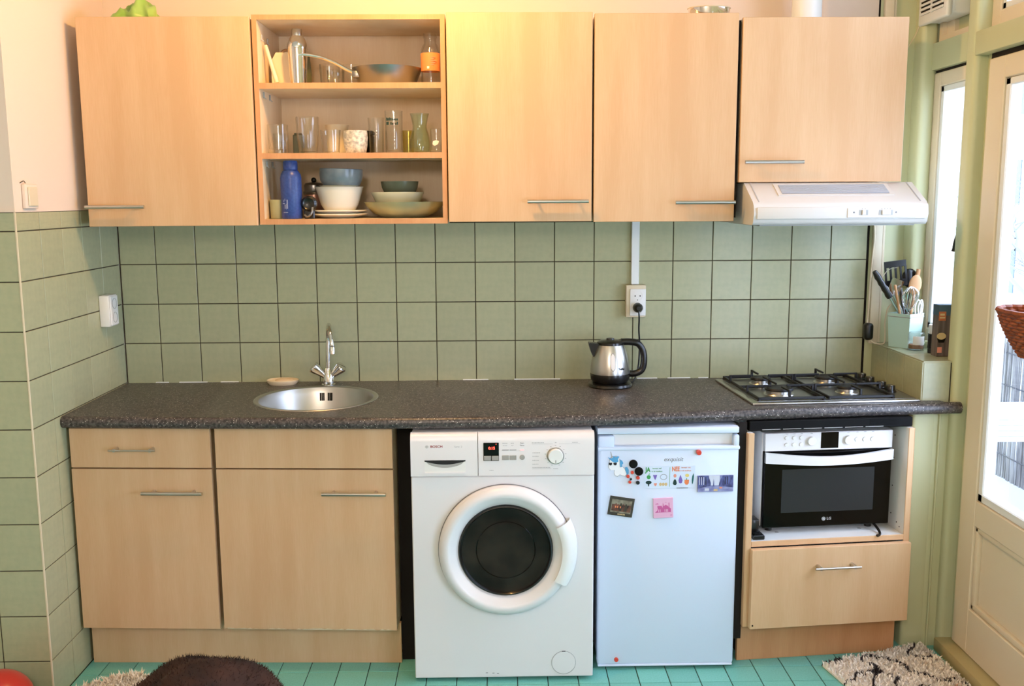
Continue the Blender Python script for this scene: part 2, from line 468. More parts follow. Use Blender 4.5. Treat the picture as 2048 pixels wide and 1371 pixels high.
# painted strip and cover trim in the corner right of the tiles
mb = MB(); mb.box(2.868, 3.06, -0.004, 0.02, 0.0, CEIL); mb.build('painted_panel', 'green_paint', wb)
mb = MB(); mb.rbox(2.878, 2.912, -0.022, 0.0, 1.035, CEIL, .004, 2); mb.rbox(2.915, 2.925, -.012, 0, 1.035, CEIL, .002, 1)
struct(mb.build('trim_3', 'cream_paint'))
mb = MB(); mb.box(2.862, 2.878, -0.002, 0.004, 0.90, CEIL); struct(mb.build('tile_gap_shade', 'dark_gap'))  # dark strip painting the shade of the gap beside the tiles
# ---- floor
mb = MB(); mb.box(-1.7, 3.12, -5.2, 0.1, -0.12, -0.003); fl = struct(mb.build('floor', 'floor_grout'))
FT = 0.102; FTG = 0.003
FTILE = tile_mesh('floor_tile', 1.0, 'floor_tile', h=0.006, ch=0.0009)
for vtx in FTILE.vertices:
    for k in (0, 2):
        if abs(vtx.co[k] - 0.0009) < 1e-6: vtx.co[k] = 0.009
        if abs(vtx.co[k] - 0.9991) < 1e-6: vtx.co[k] = 0.991
FTILE.transform(Matrix.Rotation(-PI / 2, 4, 'X'))       # glazed face up; square spans x 0..1, y 0..1
zmin = min(v.co.y for v in FTILE.vertices)
FTILE.transform(Matrix.Translation((0, -zmin, 0)))
FTILE.flip_normals() if False else None
fx0 = 1.698 - 17 * FT; fy0 = -0.590 + 2 * FT
rest = MB()
nx = 0
for j in range(0, 47):
    y1 = fy0 - j * FT; y0 = y1 - FT
    for i in range(0, 31):
        x0 = fx0 + i * FT
        if x0 < -0.07 and y1 > -0.772 + .01: continue
        xa = max(x0, 0.0) if y1 > -0.772 + .01 else x0; xb = min(x0 + FT, 3.06)
        if xb - xa < .02: continue
        if j < 6:
            o = bpy.data.objects.new('tile', FTILE); col.objects.link(o); o.parent = fl
            o.location = (xa + FTG / 2, y0 + FTG / 2, 0); o.scale = (xb - xa - FTG, FT - FTG, 1)
        else:
            rest.box(xa + FTG / 2, xb - FTG / 2, y0 + FTG / 2, y1 - FTG / 2, -.006, 0)
rest.box(-1.68, fx0 - .003, -5.2, -.78, -.006, 0)
rest.build('tile_field', 'floor_tile', fl, smooth=0, kind='stuff')
# ---- ceiling, walls out of view
mb = MB(); mb.box(-1.7, 3.3, -5.3, 0.2, CEIL, CEIL + .1); struct(mb.build('ceiling', 'ceiling_white'))
mb = MB()
mb.box(-1.7, 3.3, -5.3, -5.2, 0, CEIL)
struct(mb.build('wall_front', 'plaster'))
mb = MB(); mb.box(-1.8, -1.7, -5.3, 0.1, 0, CEIL); struct(mb.build('wall_far_left', 'plaster'))
# ---- right wall: parapet, lintels, posts, window, door, transom
mb = MB()
mb.box(3.05, 3.15, -0.40, 0.1, 0, 1.05)           # below the narrow window
mb.box(3.05, 3.15, -0.06, 0.1, 1.05, CEIL)        # corner
mb.box(3.04, 3.15, -0.40, -0.06, 2.055, 2.15)     # lintel over the window
mb.box(3.09, 3.15, -0.40, -0.06, 2.15, CEIL)      # board behind the fan
mb.box(3.05, 3.15, -2.1, -1.46, 0, CEIL); mb.box(3.05, 3.15, -5.3, -3.9, 0, CEIL)
mb.box(3.05, 3.15, -3.9, -2.1, 0, .3); mb.box(3.05, 3.15, -3.9, -2.1, 1.7, CEIL)
mb.box(3.05, 3.15, -1.46, -0.47, 2.80, CEIL)
wr = struct(mb.build('wall_right', 'green_paint'))
# rounded corner post left of the window
mb = MB(); mb.rbox(3.0, 3.06, -0.075, 0.01, 1.04, CEIL, .018, 4, 'z'); struct(mb.build('trim_5', 'green_paint'))
# post between window and door
mb = MB(); mb.rbox(3.0, 3.12, -0.478, -0.405, 0, CEIL, .020, 5, 'z'); struct(mb.build('trim_6', 'green_paint'))
# moulding below the lintel over the narrow window, panel moulding above it
mb = MB(); mb.box(3.06, 3.10, -0.365, -0.10, 2.15, 2.175); mb.box(3.06, 3.10, -.10, -.075, 2.15, CEIL); mb.box(3.075, 3.10, -.16, -.10, 2.175, 2.4); struct(mb.build('trim_7', 'cream_paint'))
# head beam over the door
mb = MB(); mb.rbox(3.0, 3.13, -1.46, -0.47, 2.052, 2.128, .004, 2); struct(mb.build('trim_8', 'green_paint'))
# threshold
mb = MB(); mb.rbox(2.985, 3.14, -1.46, -0.475, -.003, 0.045, .006, 2); struct(mb.build('trim_9', 'threshold_paint'))
mb = MB(); mb.box(3.045, 3.13, -0.515, -0.47, 0.045, 2.052); mb.box(3.045, 3.13, -1.46, -1.415, 0.045, 2.052); struct(mb.build('trim_10', 'green_paint'))

mb = MB(); mb.box(3.036, 3.075, -1.41, -.516, 2.033, 2.053); mb.box(3.06, 3.10, -.41, -.065, 2.043, 2.056); mb.box(3.036, 3.075, -.5165, -.5145, .05, 2.04); struct(mb.build('door_gap_shade', 'dark_gap'))  # dark strips standing in for the shade of door and window gaps
mb = MB(); mb.box(1.094, 1.150, -.505, -.49, 0, .86); mb.box(2.2375, 2.2635, -.583, -.570, .10, .86); struct(mb.build('side_gap_shade', 'dark_gap'))  # dark boards put in as shade beside washing machine and oven cabinet

def sash(name, x0, x1, y0, y1, z0, z1, fw, inner=.012, m='cream_paint'):
    """glazed sash lying in a wall that faces -x: stiles, rails, glazing bead, pane"""
    o = bpy.data.objects.new(name, None); col.objects.link(o); WM_[o] = Matrix.Identity(4)
    def p(n, *b, r=.003, mm=m):
        q = MB(); q.rbox(*b, r, 1); return q.build(n, mm, o)
    p('stile', x0, x1, y0, y0 + fw, z0, z1); p('stile', x0, x1, y1 - fw, y1, z0, z1)
    p('rail', x0, x1, y0 + fw, y1 - fw, z0, z0 + fw); p('rail', x0, x1, y0 + fw, y1 - fw, z1 - fw, z1)
    a0, a1, b0, b1 = y0 + fw, y1 - fw, z0 + fw, z1 - fw
    for bx in ((a0, a0 + inner, b0, b1), (a1 - inner, a1, b0, b1), (a0, a1, b0, b0 + inner), (a0, a1, b1 - inner, b1)):
        p('glazing_bead', x0 + .006, x1 - .006, *bx, r=.002, mm='white_paint')
    q = MB(); q.box((x0 + x1) / 2 - .002, (x0 + x1) / 2 + .002, a0 + .004, a1 - .004, b0 + .004, b1 - .004); q.build('pane', 'pane', o)
    return o
w1 = sash('window_1', 3.055, 3.105, -0.42, -0.065, 1.06, 2.045, .05, .022); struct(w1)
q = MB(); q.tube(spline([(3.055, -.375, 1.475), (3.035, -.372, 1.47), (3.03, -.362, 1.445), (3.03, -.352, 1.41)]), [.007] * 18 + [.009]); q.build('window_handle', 'black_plastic', w1, label='black window handle')
w2 = sash('window_2', 3.045, 3.095, -1.42, -0.48, 2.13, 2.80, .055, .02); struct(w2)
w4 = sash('window_4', 3.06, 3.11, -3.9, -2.1, 0.3, 1.7, .06, .02); struct(w4)
# door leaf
d = bpy.data.objects.new('door_1', None); col.objects.link(d); WM_[d] = Matrix.Identity(4); struct(d)
DX0, DX1, DY0, DY1 = 3.03, 3.075, -1.412, -0.515
def dp(n, y0, y1, z0, z1, x0=DX0, x1=DX1, r=.003, m='cream_paint'):
    q = MB(); q.rbox(x0, x1, y0, y1, z0, z1, r, 1); return q.build(n, m, d)
dp('stile', DY1 - .10, DY1, .052, 2.035); dp('stile', DY0, DY0 + .10, .052, 2.035)
ya, yb = DY0 + .10, DY1 - .10
dp('rail', ya, yb, 1.965, 2.035); dp('rail', ya, yb, .505, .592); dp('rail', ya, yb, .052, .212)
for b in ((yb - .03, yb, .592, 1.965), (ya, ya + .03, .592, 1.965), (ya, yb, .592, .622), (ya, yb, 1.94, 1.965)):
    dp('glazing_bead', *b, x0=DX0 + .006, r=.004, m='white_paint')
q = MB(); q.box(3.056, 3.060, ya + .005, yb - .005, .60, 1.96); q.build('pane', 'pane', d)
dp('panel', ya, yb, .212, .505, x0=3.052, x1=3.066, r=.001)
for b in ((yb - .022, yb, .212, .505), (ya, ya + .022, .212, .505), (ya, yb, .212, .234), (ya, yb, .483, .505)):
    q = MB(); y0, y1, z0, z1 = b; q.rbox(3.036, 3.054, y0, y1, z0, z1, .006, 2); q.build('moulding', 'cream_paint', d)

# ---- tiled ledge beside the hob and the painted box below it
mb = MB(); mb.box(2.9015, 3.05, -0.4515, 0.0, 0.0, 1.0335)
lg = struct(mb.build('wall_ledge', 'green_paint'))
mb = MB(); mb.box(2.901, 3.049, -.452, 0, .88, 1.0345); mb.build('grout_bed', 'grout', lg)
for a, b in ((-.455, -.303), (-.303, -.151), (-.151, -.001)):
    # faces -x : rotate by -90 degrees
    o = put_tile(lg, (2.898, b - .0028, .885), b - a - .0056, 1.036 - .885 - TG / 2, -PI / 2)
put_tile(lg, (2.9025, -.455, .885), .093, .148, 0)
LT = TILE
for a, b in ((-.455, -.303), (-.303, -.151), (-.151, -.001)):
    o = bpy.data.objects.new('tile', FTILE); col.objects.link(o); o.parent = lg
    o.location = (2.9025, a + .0028, 1.0385); o.scale = (.147, b - a - .0056, 1); o.data = FTILE
    o.material_slots[0].link = 'OBJECT'; o.material_slots[0].material = MATS['wall_tile']
mb = MB(); mb.rbox(2.875, 2.96, -.452, 0.0, 0.0, .862, .012, 3, 'z'); mb.rbox(2.965, 2.972, -.46, -.45, 0, .862, .002, 1); struct(mb.build('trim_11', 'green_paint'))

# ================================================================ OUTSIDE
mb = MB(); mb.box(3.15, 5.0, -6, 8, -.35, -.15); struct(mb.build('balcony_floor', 'facade'))
t = thing('reed_screen', 'weathered reed screen fencing the balcony behind the glass door', 'fence', (4.6, 1.5, -.15))
rd = MB()
y = -2.0
while y < 5.5:
    h = .78 + random.uniform(-.10, .05); dx = random.uniform(-.012, .012); r = random.uniform(.004, .0075)
    rd.tube([(4.6 + dx, y, -.15), (4.6 + dx + random.uniform(-.01, .01), y + random.uniform(-.02, .02), h)], r, 5, False)
    y += random.uniform(.006, .011)
rd.build('reeds', 'reed', t, kind='stuff')
for z in (.0, .22, .44, .64): q = MB(); q.tube([(4.585, -2, z), (4.585, 5.5, z)], .004, 6); q.build('wire', 'black_iron', t)
t = thing('slatted_bench', 'white slatted bench on the balcony in front of the reed screen', 'bench', (4.0, 1.3, -.15))
for k in range(5): q = MB(); q.rbox(3.55, 4.4, 1.2, 1.215, .315 + k * .03, .341 + k * .03, .002, 1); q.build('slat', 'white_paint', t)
for x in (3.57, 4.35):
    q = MB(); q.rbox(x, x + .04, 1.215, 1.25, -.15, .46, .003, 1); q.build('leg', 'white_paint', t)
q = MB(); q.rbox(3.55, 4.4, 1.215, 1.5, .44, .465, .003, 1); q.build('seat', 'white_paint', t)
t = thing('apartment_building', 'pale apartment block seen far away through the door glass', 'building', (18, 24, -9))
q = MB(); q.box(18, 26, 8, 48, -9, 6.5); q.build('wall', 'facade', t)
q = MB(); q.box(17.7, 26.2, 7.8, 48.2, 6.5, 6.9); q.build('roof_edge', 'white_paint', t)
for zf in (-1.6, 1.2, 4.0):
    for k in range(15):
        y0 = 9 + k * 2.5
        f = MB(); f.box(17.93, 18.05, y0, y0 + 1.3, zf, zf + 1.6); fo = f.build('window', 'white_paint', t)
        f = MB(); f.box(17.9, 17.95, y0 + .1, y0 + .6, zf + .1, zf + 1.5); f.box(17.9, 17.95, y0 + .7, y0 + 1.2, zf + .1, zf + 1.5); f.build('pane', 'far_window', fo)
t = thing('bare_tree', 'bare leafless tree outside, seen through the door glass', 'tree', (8.0, 7.6, -6))
q = MB(); q.tube([(8, 7.6, -6), (8.05, 7.7, -2), (8.0, 7.8, 0.5)], [.14, .11, .08], 8); q.build('trunk', 'bark', t)
def grow(mbb, p, dvec, L_, r, k):
    e = p + dvec * L_; mbb.tube([p, p + dvec * L_ * .5 + Vector((random.uniform(-.05, .05), random.uniform(-.05, .05), 0)), e], [r, r * .85, r * .7], 5, False)
    if k == 0: return
    for s in range(3):
        nd = (dvec + Vector((random.uniform(-.8, .8), random.uniform(-.8, .8), random.uniform(-.25, .6)))).normalized()
        grow(mbb, p + dvec * L_ * random.uniform(.5, 1), nd, L_ * random.uniform(.6, .8), r * .6, k - 1)
for s in range(5):
    q = MB(); grow(q, Vector((8.0, 7.75, -.6 + s * .28)), Vector((random.uniform(-1, 1), random.uniform(-1, 1), .5)).normalized(), 1.1, .035, 4); q.build('branch', 'bark', t)

# ================================================================ CEILING LAMP (gives the warm light) AND ADDED FILL LAMP
t = thing('pendant_lamp', 'small pendant lamp above the wall cabinets, black shade added to block light', 'lamp', (LAMP_POS[0], LAMP_POS[1], CEIL))
q = MB(); q.cyl((LAMP_POS[0], LAMP_POS[1], CEIL - .03), .05, .03); q.build('ceiling_rose', 'plastic_white', t)
q = MB(); q.tube([(LAMP_POS[0], LAMP_POS[1], CEIL - .03), (LAMP_POS[0], LAMP_POS[1], LAMP_POS[2] + .09)], .003, 8); q.build('cord', 'plastic_white', t)
q = MB(); q.cyl((LAMP_POS[0], LAMP_POS[1], LAMP_POS[2] + .04), .02, .06); q.build('socket', 'plastic_white', t)
q = MB(); q.lathe([(.020, .092), (.030, .088), (.085, .050), (.110, .012), (.112, .010), (.088, .052), (.031, .091), (.020, .094)], LAMP_POS, 32); q.build('added_lamp_shade', 'black_matte', t)  # added unseen shade, keeps the bulb's light off the ceiling
def lamp_light(name, pos, radius, radiance, color, parent):
    ld = bpy.data.lights.new(name, 'POINT'); ld.shadow_soft_size = radius; ld.energy = radiance * 4 * PI * PI * radius * radius; ld.color = color
    o = bpy.data.objects.new(name, ld); col.objects.link(o); o.parent = parent; o.location = M_of(parent).inverted() @ Vector(pos); return o
lamp_light('bulb', LAMP_POS, .045, LAMP_STRENGTH, LAMP_COLOR, t)
t = thing('fill_lamp', 'added soft fill lamp hanging unseen in the room behind the viewer', 'lamp', (FILL_POS[0], FILL_POS[1], CEIL))  # added fill light, out of view, brightens the fronts from behind the camera
q = MB(); q.tube([(FILL_POS[0], FILL_POS[1], CEIL), (FILL_POS[0], FILL_POS[1], FILL_POS[2] + .2)], .003, 8); q.build('cord', 'plastic_white', t)
q = MB(); q.cyl((FILL_POS[0], FILL_POS[1], FILL_POS[2] + .20), .025, .05); q.build('socket', 'plastic_white', t)
lamp_light('fill_light', FILL_POS, .19, FILL_STRENGTH * (.21 / .19) ** 2, FILL_COLOR, t)
# ================================================================ WALL CABINETS
def bar_handle(parent, x0, x1, y, z, r=.0064, stand=.03, inset=.035, direction=-1, m='steel', local=False, post_r=.005):
    """bar handle along x, standing off a door face at y towards -y; world or local coordinates"""
    h = MB(local); yb = y - stand
    h.tube([(x0, yb, z), (x1, yb, z)], r, 12)
    for x in (x0 + inset, x1 - inset): h.tube([(x, y, z), (x, yb, z)], post_r, 10)
    return h.build('handle', m, parent, label='brushed steel bar handle')
YF = -0.36; YB = -0.342
def wall_cab(name, label, x0, x1, z0, z1, hx, hz, group='closed wall cabinets'):
    t = thing(name, label, 'cabinet', ((x0 + x1) / 2, -.17, z0), group=None)
    b = MB(); b.box(x0 + .003, x1 - .003, YB + .002, -.001, z0 + .002, z1 - .002); b.build('body', 'maple_inside', t)
    dd = MB(); dd.rbox(x0, x1, YF, YB, z0, z1, .0015, 1); dr = dd.build('door', 'maple', t)
    if hx: bar_handle(dr, hx[0], hx[1], YF, hz)
    return t
wall_cab('wall_cabinet', 'closed maple wall cabinet at the far left end, green bag on its top', .046, .619, 1.513, 2.202, (.048, .246), 1.579)
wall_cab('wall_cabinet', 'closed maple wall cabinet right beside the open shelves', 1.273, 1.763, 1.521, 2.213, (1.542, 1.75), 1.589)
wall_cab('wall_cabinet', 'closed maple wall cabinet holding the glass dish on its top', 1.770, 2.254, 1.518, 2.209, (2.047, 2.251), 1.583)
wall_cab('wall_cabinet', 'short maple wall cabinet directly above the white range hood', 2.268, 2.828, 1.650, 2.195, (2.281, 2.481), 1.717)
# open shelf unit
t = thing('open_cabinet', 'doorless maple wall cabinet with crockery and glasses on open shelves', 'cabinet', (.945, -.17, 1.516))
OX0, OX1, OY = .624, 1.268, -.345
for nm, b in (('side_panel', (OX0, OX0 + .016, OY, -.001, 1.516, 2.21)), ('side_panel', (OX1 - .016, OX1, OY, -.001, 1.516, 2.21)),
              ('top_panel', (OX0 + .016, OX1 - .016, OY, -.001, 2.194, 2.21)), ('bottom_panel', (OX0 + .016, OX1 - .016, OY, -.001, 1.516, 1.534)),
              ('back_panel', (OX0 + .016, OX1 - .016, -.012, -.002, 1.534, 2.194))):
    q = MB(); q.rbox(*b, .001, 1); q.build(nm, 'maple_inside', t)
SH1, SH2, SH3 = 1.534, 1.757, 1.989      # shelf surfaces, from low to high
for z in (SH2, SH3):
    q = MB(); q.rbox(OX0 + .0165, OX1 - .0165, OY + .002, -.014, z - .019, z, .001, 1); q.build('shelf', 'maple_inside', t)
def edge_band(z0, z1, x0=OX0 + .016, x1=OX1 - .016):
    q = MB(); q.box(x0, x1, OY - .0012, OY + .0004, z0, z1); q.build('edge_band', 'maple_edge', t)
edge_band(1.516, 1.534); edge_band(SH2 - .019, SH2); edge_band(SH3 - .019, SH3); edge_band(2.194, 2.21)
edge_band(1.516, 2.21, OX0, OX0 + .016); edge_band(1.516, 2.21, OX1 - .016, OX1)
for z in (2.15, SH3 - .03, SH2 - .03):
    for y in (-.29, -.20):
        q = MB(); q.rbox(OX0 + .016, OX0 + .021, y - .005, y + .005, z - .014, z + .006, .0015, 1); q.tube([(OX0 + .019, y, z - .01), (OX0 + .026, y, z - .018)], .002, 6); q.build('shelf_bracket', 'plastic_grey', t)
# dark strip painting the shade in the gap between the last two cabinets
mb = MB(); mb.box(2.2545, 2.2675, -.33, -.002, 1.53, 2.19); struct(mb.build('cabinet_gap_shade', 'dark_gap'))

# ================================================================ RANGE HOOD
t = thing('range_hood', 'white slanted range hood under the short wall cabinet', 'hood', (2.58, -.25, 1.505))
HX0, HX1 = 2.287, 2.868
prof = [(-.002, 1.508), (-.002, 1.648), (-.355, 1.648), (-.478, 1.584), (-.492, 1.572), (-.498, 1.545), (-.490, 1.517), (-.478, 1.508)]
q = MB(); q.prism(prof, 'yz', HX0, HX1); bd = q.build('body', 'hood_white', t, smooth=50)
def slope(u, v, lift=0.0):
    """point on the slanted top: u along x 0..1, v down the slope 0..1"""
    y = -.355 + (-.478 + .355) * v; z = 1.648 + (1.584 - 1.648) * v
    return (HX0 + (HX1 - HX0) * u, y - lift * .46, z + lift * .89)
def slab(mb, u0, u1, v0, v1, l0, l1):
    c = [slope(u, v, l) for l in (l0, l1) for (u, v) in ((u0, v0), (u1, v0), (u1, v1), (u0, v1))]
    mb.add(c, [(0, 3, 2, 1), (4, 5, 6, 7), (0, 1, 5, 4), (1, 2, 6, 5), (2, 3, 7, 6), (3, 0, 4, 7)])
for s in (.035, .965):
    q = MB(); slab(q, s - .003, s + .003, 0, 1, .0, .0012); q.build('seam', 'print_light', t)
q = MB(); slab(q, .165, .84, .10, .70, 0, .003); gr = q.build('grille_frame', 'hood_white', t)
q = MB(); slab(q, .19, .815, .17, .63, .003, .0034); q.build('grille_bed', 'grille_grey', gr)
for k in range(8):
    v = .18 + k * .056; q = MB(); slab(q, .19, .815, v, v + .03, .0034, .0055); q.build('slat', 'grille_slat', gr)
q = MB(); q.rbox(HX0 + .010, HX1 - .010, -.501, -.490, 1.527, 1.566, .003, 2); q.build('front_strip', 'hood_white', t)
q = MB(); q.rbox(2.595, 2.825, -.5035, -.498, 1.530, 1.562, .002, 1); cp = q.build('control_panel', 'hood_white', t)
for x0, x1, k0, k1 in ((2.634, 2.664, 2.644, 2.655), (2.700, 2.746, 2.710, 2.738)):
    q = MB(); q.box(x0, x1, -.5042, -.5030, 1.539, 1.556); q.build('slot', 'plastic_grey', cp)
    q = MB(); q.rbox(k0, k1, -.5085, -.5035, 1.5395, 1.5555, .001, 1); q.build('slide_switch', 'plastic_white', cp)
for x in (2.617, 2.757): q = MB(); q.cyl((x, -.5035, 1.548), .003, .0006, 10, '-y'); q.build('symbol', 'print_grey', cp)
for x in (2.644, 2.654, 2.709, 2.719, 2.728, 2.737): q = MB(); q.cyl((x, -.5035, 1.5595), .0011, .0006, 8, '-y'); q.build('mark', 'print_grey', cp)
q = MB(); q.box(HX0 + .03, HX1 - .03, -.46, -.05, 1.5035, 1.508); q.build('filter', 'plastic_grey', t)

# ================================================================ BASE CABINETS (left pair)
def ragged(x0, x1, z, n, amp):
    return [(x0 + (x1 - x0) * k / n, z + random.uniform(0, amp)) for k in range(n + 1)]
AL = -0.05
def base_cab(label, x0, w_, hd, hh, chip):
    y0 = -.556 + AL * x0
    t = thing('base_cabinet', label, 'cabinet', (x0, y0, 0), AL)
    q = MB(True); q.box(.004, .020, .019, .50, .148, .856); q.box(w_ - .020, w_ - .004, .019, .50, .148, .856); q.box(.020, w_ - .020, .019, .50, .148, .164); q.box(.020, w_ - .020, .49, .50, .164, .856); q.build('body', 'maple_inside', t)
    q = MB(True); q.rbox(0, w_, 0, .018, .722, .856, .001, 1); dw = q.build('drawer_front', 'maple', t)
    pl = [(w_, .717), (0, .717)] + ragged(0, w_, .157, 60 if chip else 4, .006 if chip else 0.0)
    q = MB(True); q.prism(pl, 'xz', 0, .018); dr = q.build('door', 'maple', t, label='maple door with a chipped lower edge' if chip else None)
    if hd: bar_handle(dw, hd[0], hd[1], 0, .788, r=.003, inset=.018, local=True, post_r=.006)
    bar_handle(dr, hh[0], hh[1], 0, .642, r=.0060, inset=.035, local=True)
    return t
base_cab('maple base cabinet with handled drawer, beside the left tiled wall', .012, .472, (.142, .298), (.243, .446), False)
base_cab('maple base cabinet without drawer handle, beside the washing machine', .499, .589, None, (.357, .568), True)
t = thing('plinth', 'maple plinth board under the two left base cabinets', 'plinth', (.012, -.497, 0), -.03)
q = MB(True); q.rbox(0, 1.082, 0, .016, .0, .147, .001, 1); q.build('board', 'maple', t)
q = MB(True); q.box(0.02, 1.06, .02, .4, .0, .146); q.build('support', 'dark_gap', t)

# ================================================================ COUNTERTOP, SINK, TAP
def yfront(x):
    P = [(-.01, -.588), (.3, -.612), (.7, -.640), (1.1, -.652), (1.5, -.648), (1.8, -.630), (2.1, -.598), (2.4, -.562), (2.7, -.530), (3.1, -.498)]
    for (a, ya_), (b, yb_) in zip(P[:-1], P[1:]):
        if x <= b: return ya_ + (yb_ - ya_) * (x - a) / (b - a)
    return P[-1][1]
CZ0, CZ1 = .862, .901
SKX, SKY, SKR = .79, -.322, .205
t = thing('countertop', 'dark grey speckled laminate countertop running the whole kitchen length', 'countertop', (1.5, -.3, CZ0))
xs = [0.001, .1, .2, .3, .4, .5, 1.08, 1.2, 1.35, 1.5, 1.65, 1.8, 1.95, 2.1, 2.25, 2.4, 2.55, 2.7, 2.85, 2.97, 3.022]
NP = 7
def prof_at(x):
    yf = yfront(x); r = .017; pts = []
    for k in range(NP):                                    # rounded nose, from top to bottom
        a = PI / 2 - PI * k / (NP - 1)
        pts.append((yf + r - r * 1.0 * math.cos(a) if True else 0, (CZ0 + CZ1) / 2 + (CZ1 - CZ0) / 2 * math.sin(a)))
    return pts
q = MB()
vs = []; fs = []
rowsv = []
for x in xs:
    yb_ = -.002 if x < 2.9 else (-.4565 if x > 2.9 else -.002)
    if x > 2.96: yb_ = -.478
    pr = prof_at(x); r0 = []
    r0.append(len(vs)); vs.append((x, yb_, CZ1))
    for (yy, zz) in pr: r0.append(len(vs)); vs.append((x, yy, zz))
    r0.append(len(vs)); vs.append((x, yb_, CZ0)); rowsv.append(r0)
n = NP + 2
hole = xs.index(.5)
for k in range(len(xs) - 1):
    A, B = rowsv[k], rowsv[k + 1]
    for i in range(n):
        j = (i + 1) % n
        if k == hole and i in (0, n - 2): continue          # top and bottom rebuilt around the sink hole
        fs.append((A[i], B[i], B[j], A[j]))
fs.append(tuple(rowsv[0])); fs.append(tuple(rowsv[-1][::-1]))
# ring of faces around the round hole
for zi, (ia, ib) in ((CZ1, (0, 1)), (CZ0, (n - 1, n - 2))):
    A, B = rowsv[hole], rowsv[hole + 1]
    cb = [vs[A[ia]], vs[A[ib]], vs[B[ib]], vs[B[ia]]]       # back-left, front-left, front-right, back-right
    NH = 48; ring = []; out = []
    for h in range(NH):
        a = 2 * PI * h / NH; dx_, dy_ = math.cos(a), math.sin(a)
        ring.append(len(vs)); vs.append((SKX + SKR * dx_, SKY + SKR * dy_, zi))
    for h in range(NH):
        a = 2 * PI * h / NH; dx_, dy_ = math.cos(a), math.sin(a); best = 9
        for (p, p2) in zip(cb, cb[1:] + cb[:1]):
            ex, ey = p2[0] - p[0], p2[1] - p[1]; det = dx_ * -ey + dy_ * ex
            if abs(det) < 1e-9: continue
            rx, ry = p[0] - SKX, p[1] - SKY
            tt = (rx * -ey + ry * ex) / det; uu = (dx_ * ry - dy_ * rx) / det
            if tt > 0 and -1e-6 <= uu <= 1 + 1e-6: best = min(best, tt)
        out.append(len(vs)); vs.append((SKX + best * dx_, SKY + best * dy_, zi))
    for h in range(NH):
        g2 = (h + 1) % NH; fs.append((ring[h], ring[g2], out[g2], out[h]))
    for c in ([A[ia], A[ib], B[ib], B[ia]]):                # corner triangles
        p = vs[c]; ang = math.atan2(p[1] - SKY, p[0] - SKX) % (2 * PI); h = int(ang / (2 * PI) * NH) % NH
        fs.append((c, out[h], out[(h + 1) % NH]))
    if zi == CZ1: ring_top = ring
    else:
        for h in range(NH):
            g2 = (h + 1) % NH; fs.append((ring_top[h], ring_top[g2], ring[g2], ring[h]))
q.add(vs, fs); q.build('slab', 'counter', t, smooth=40)
q = MB(); q.box(1.10, 1.752, -.60, -.05, CZ0 - .004, CZ0 - .0005); q.build('underside_shade', 'dark_gap', t)  # dark sheet painting the shade under the slab above the washing machine
# sink
t = thing('sink', 'round stainless steel sink let into the grey countertop', 'sink', (SKX, SKY, CZ0 - .14))
q = MB(); pr = [(SKR + .014, CZ1 + .0005), (SKR + .012, CZ1 + .003), (SKR + .002, CZ1 + .003), (SKR - .004, CZ1), (SKR - .012, CZ1 - .02), (SKR - .022, CZ1 - .09), (SKR - .045, CZ1 - .125), (SKR - .09, CZ1 - .137), (.045, CZ1 - .142), (.0, CZ1 - .144)]
q.lathe(pr, (SKX, SKY, 0), 64); bw = q.build('bowl', 'steel_brushed', t)
q = MB(); q.lathe([(.038, CZ1 - .1405), (.036, CZ1 - .137), (.026, CZ1 - .139), (0, CZ1 - .140)], (SKX, SKY, 0), 24); q.build('drain', 'chrome', t)
for k in (-3, -2, -1, 1, 2, 3):
    a = PI / 2 - .033 * k - (.012 if k > 0 else -.012); rr = SKR - .0145
    q = MB(True); q.rbox(-.0026, .0026, -.002, .003, -.015, .015, .001, 1)
    q.xf(Matrix.Translation((rr * math.cos(a), rr * math.sin(a), .14 + CZ1 - CZ0 - .034)) @ Matrix.Rotation(a - PI / 2, 4, 'Z') @ Matrix.Rotation(-.14, 4, 'X'))
    q.build('overflow_slot', 'black_matte', t)
# mixer tap
FX, FY = .792, -.078
t = thing('mixer_tap', 'chrome mixer tap with two handles and swan neck behind the sink', 'tap', (FX, FY, CZ1))
q = MB(); q.lathe([(0, CZ1), (.027, CZ1), (.027, CZ1 + .004), (.022, CZ1 + .008), (.021, CZ1 + .04), (.016, CZ1 + .05), (.013, CZ1 + .066), (0, CZ1 + .067)], (FX, FY, 0), 28); q.build('tap_body', 'chrome', t)
sp = spline([(FX, FY, .960), (FX + .002, FY, 1.04), (FX + .005, FY - .002, 1.095), (FX + .010, FY - .022, 1.128), (FX + .018, FY - .056, 1.138), (FX + .027, FY - .088, 1.122), (FX + .034, FY - .108, 1.090), (FX + .037, FY - .114, 1.068)], 6)
q = MB(); q.tube(sp, [.0095 - .002 * k / (len(sp) - 1) for k in range(len(sp))], 14); q.build('spout', 'chrome', t)
q = MB(); e0 = Vector(sp[-1]); q.lathe([(0, 0), (.0095, 0), (.0108, .004), (.0095, .008), (.0108, .012), (.0108, .034), (.009, .036), (0, .036)], (e0.x, e0.y, e0.z + .006), 18, (0.03, -.1, -1)); q.build('aerator', 'chrome', t)
for s in (-1, 1):
    ax = Vector((s * .72, -.20, .66)).normalized(); b0 = Vector((FX, FY, CZ1 + .024)) + ax * .015
    q = MB(); q.lathe([(0, 0), (.0105, 0), (.0115, .012), (.021, .048), (.0225, .058), (.020, .062), (0, .063)], tuple(b0), 8 if False else 16, tuple(ax)); q.build('tap_handle', 'chrome', t, smooth=25)
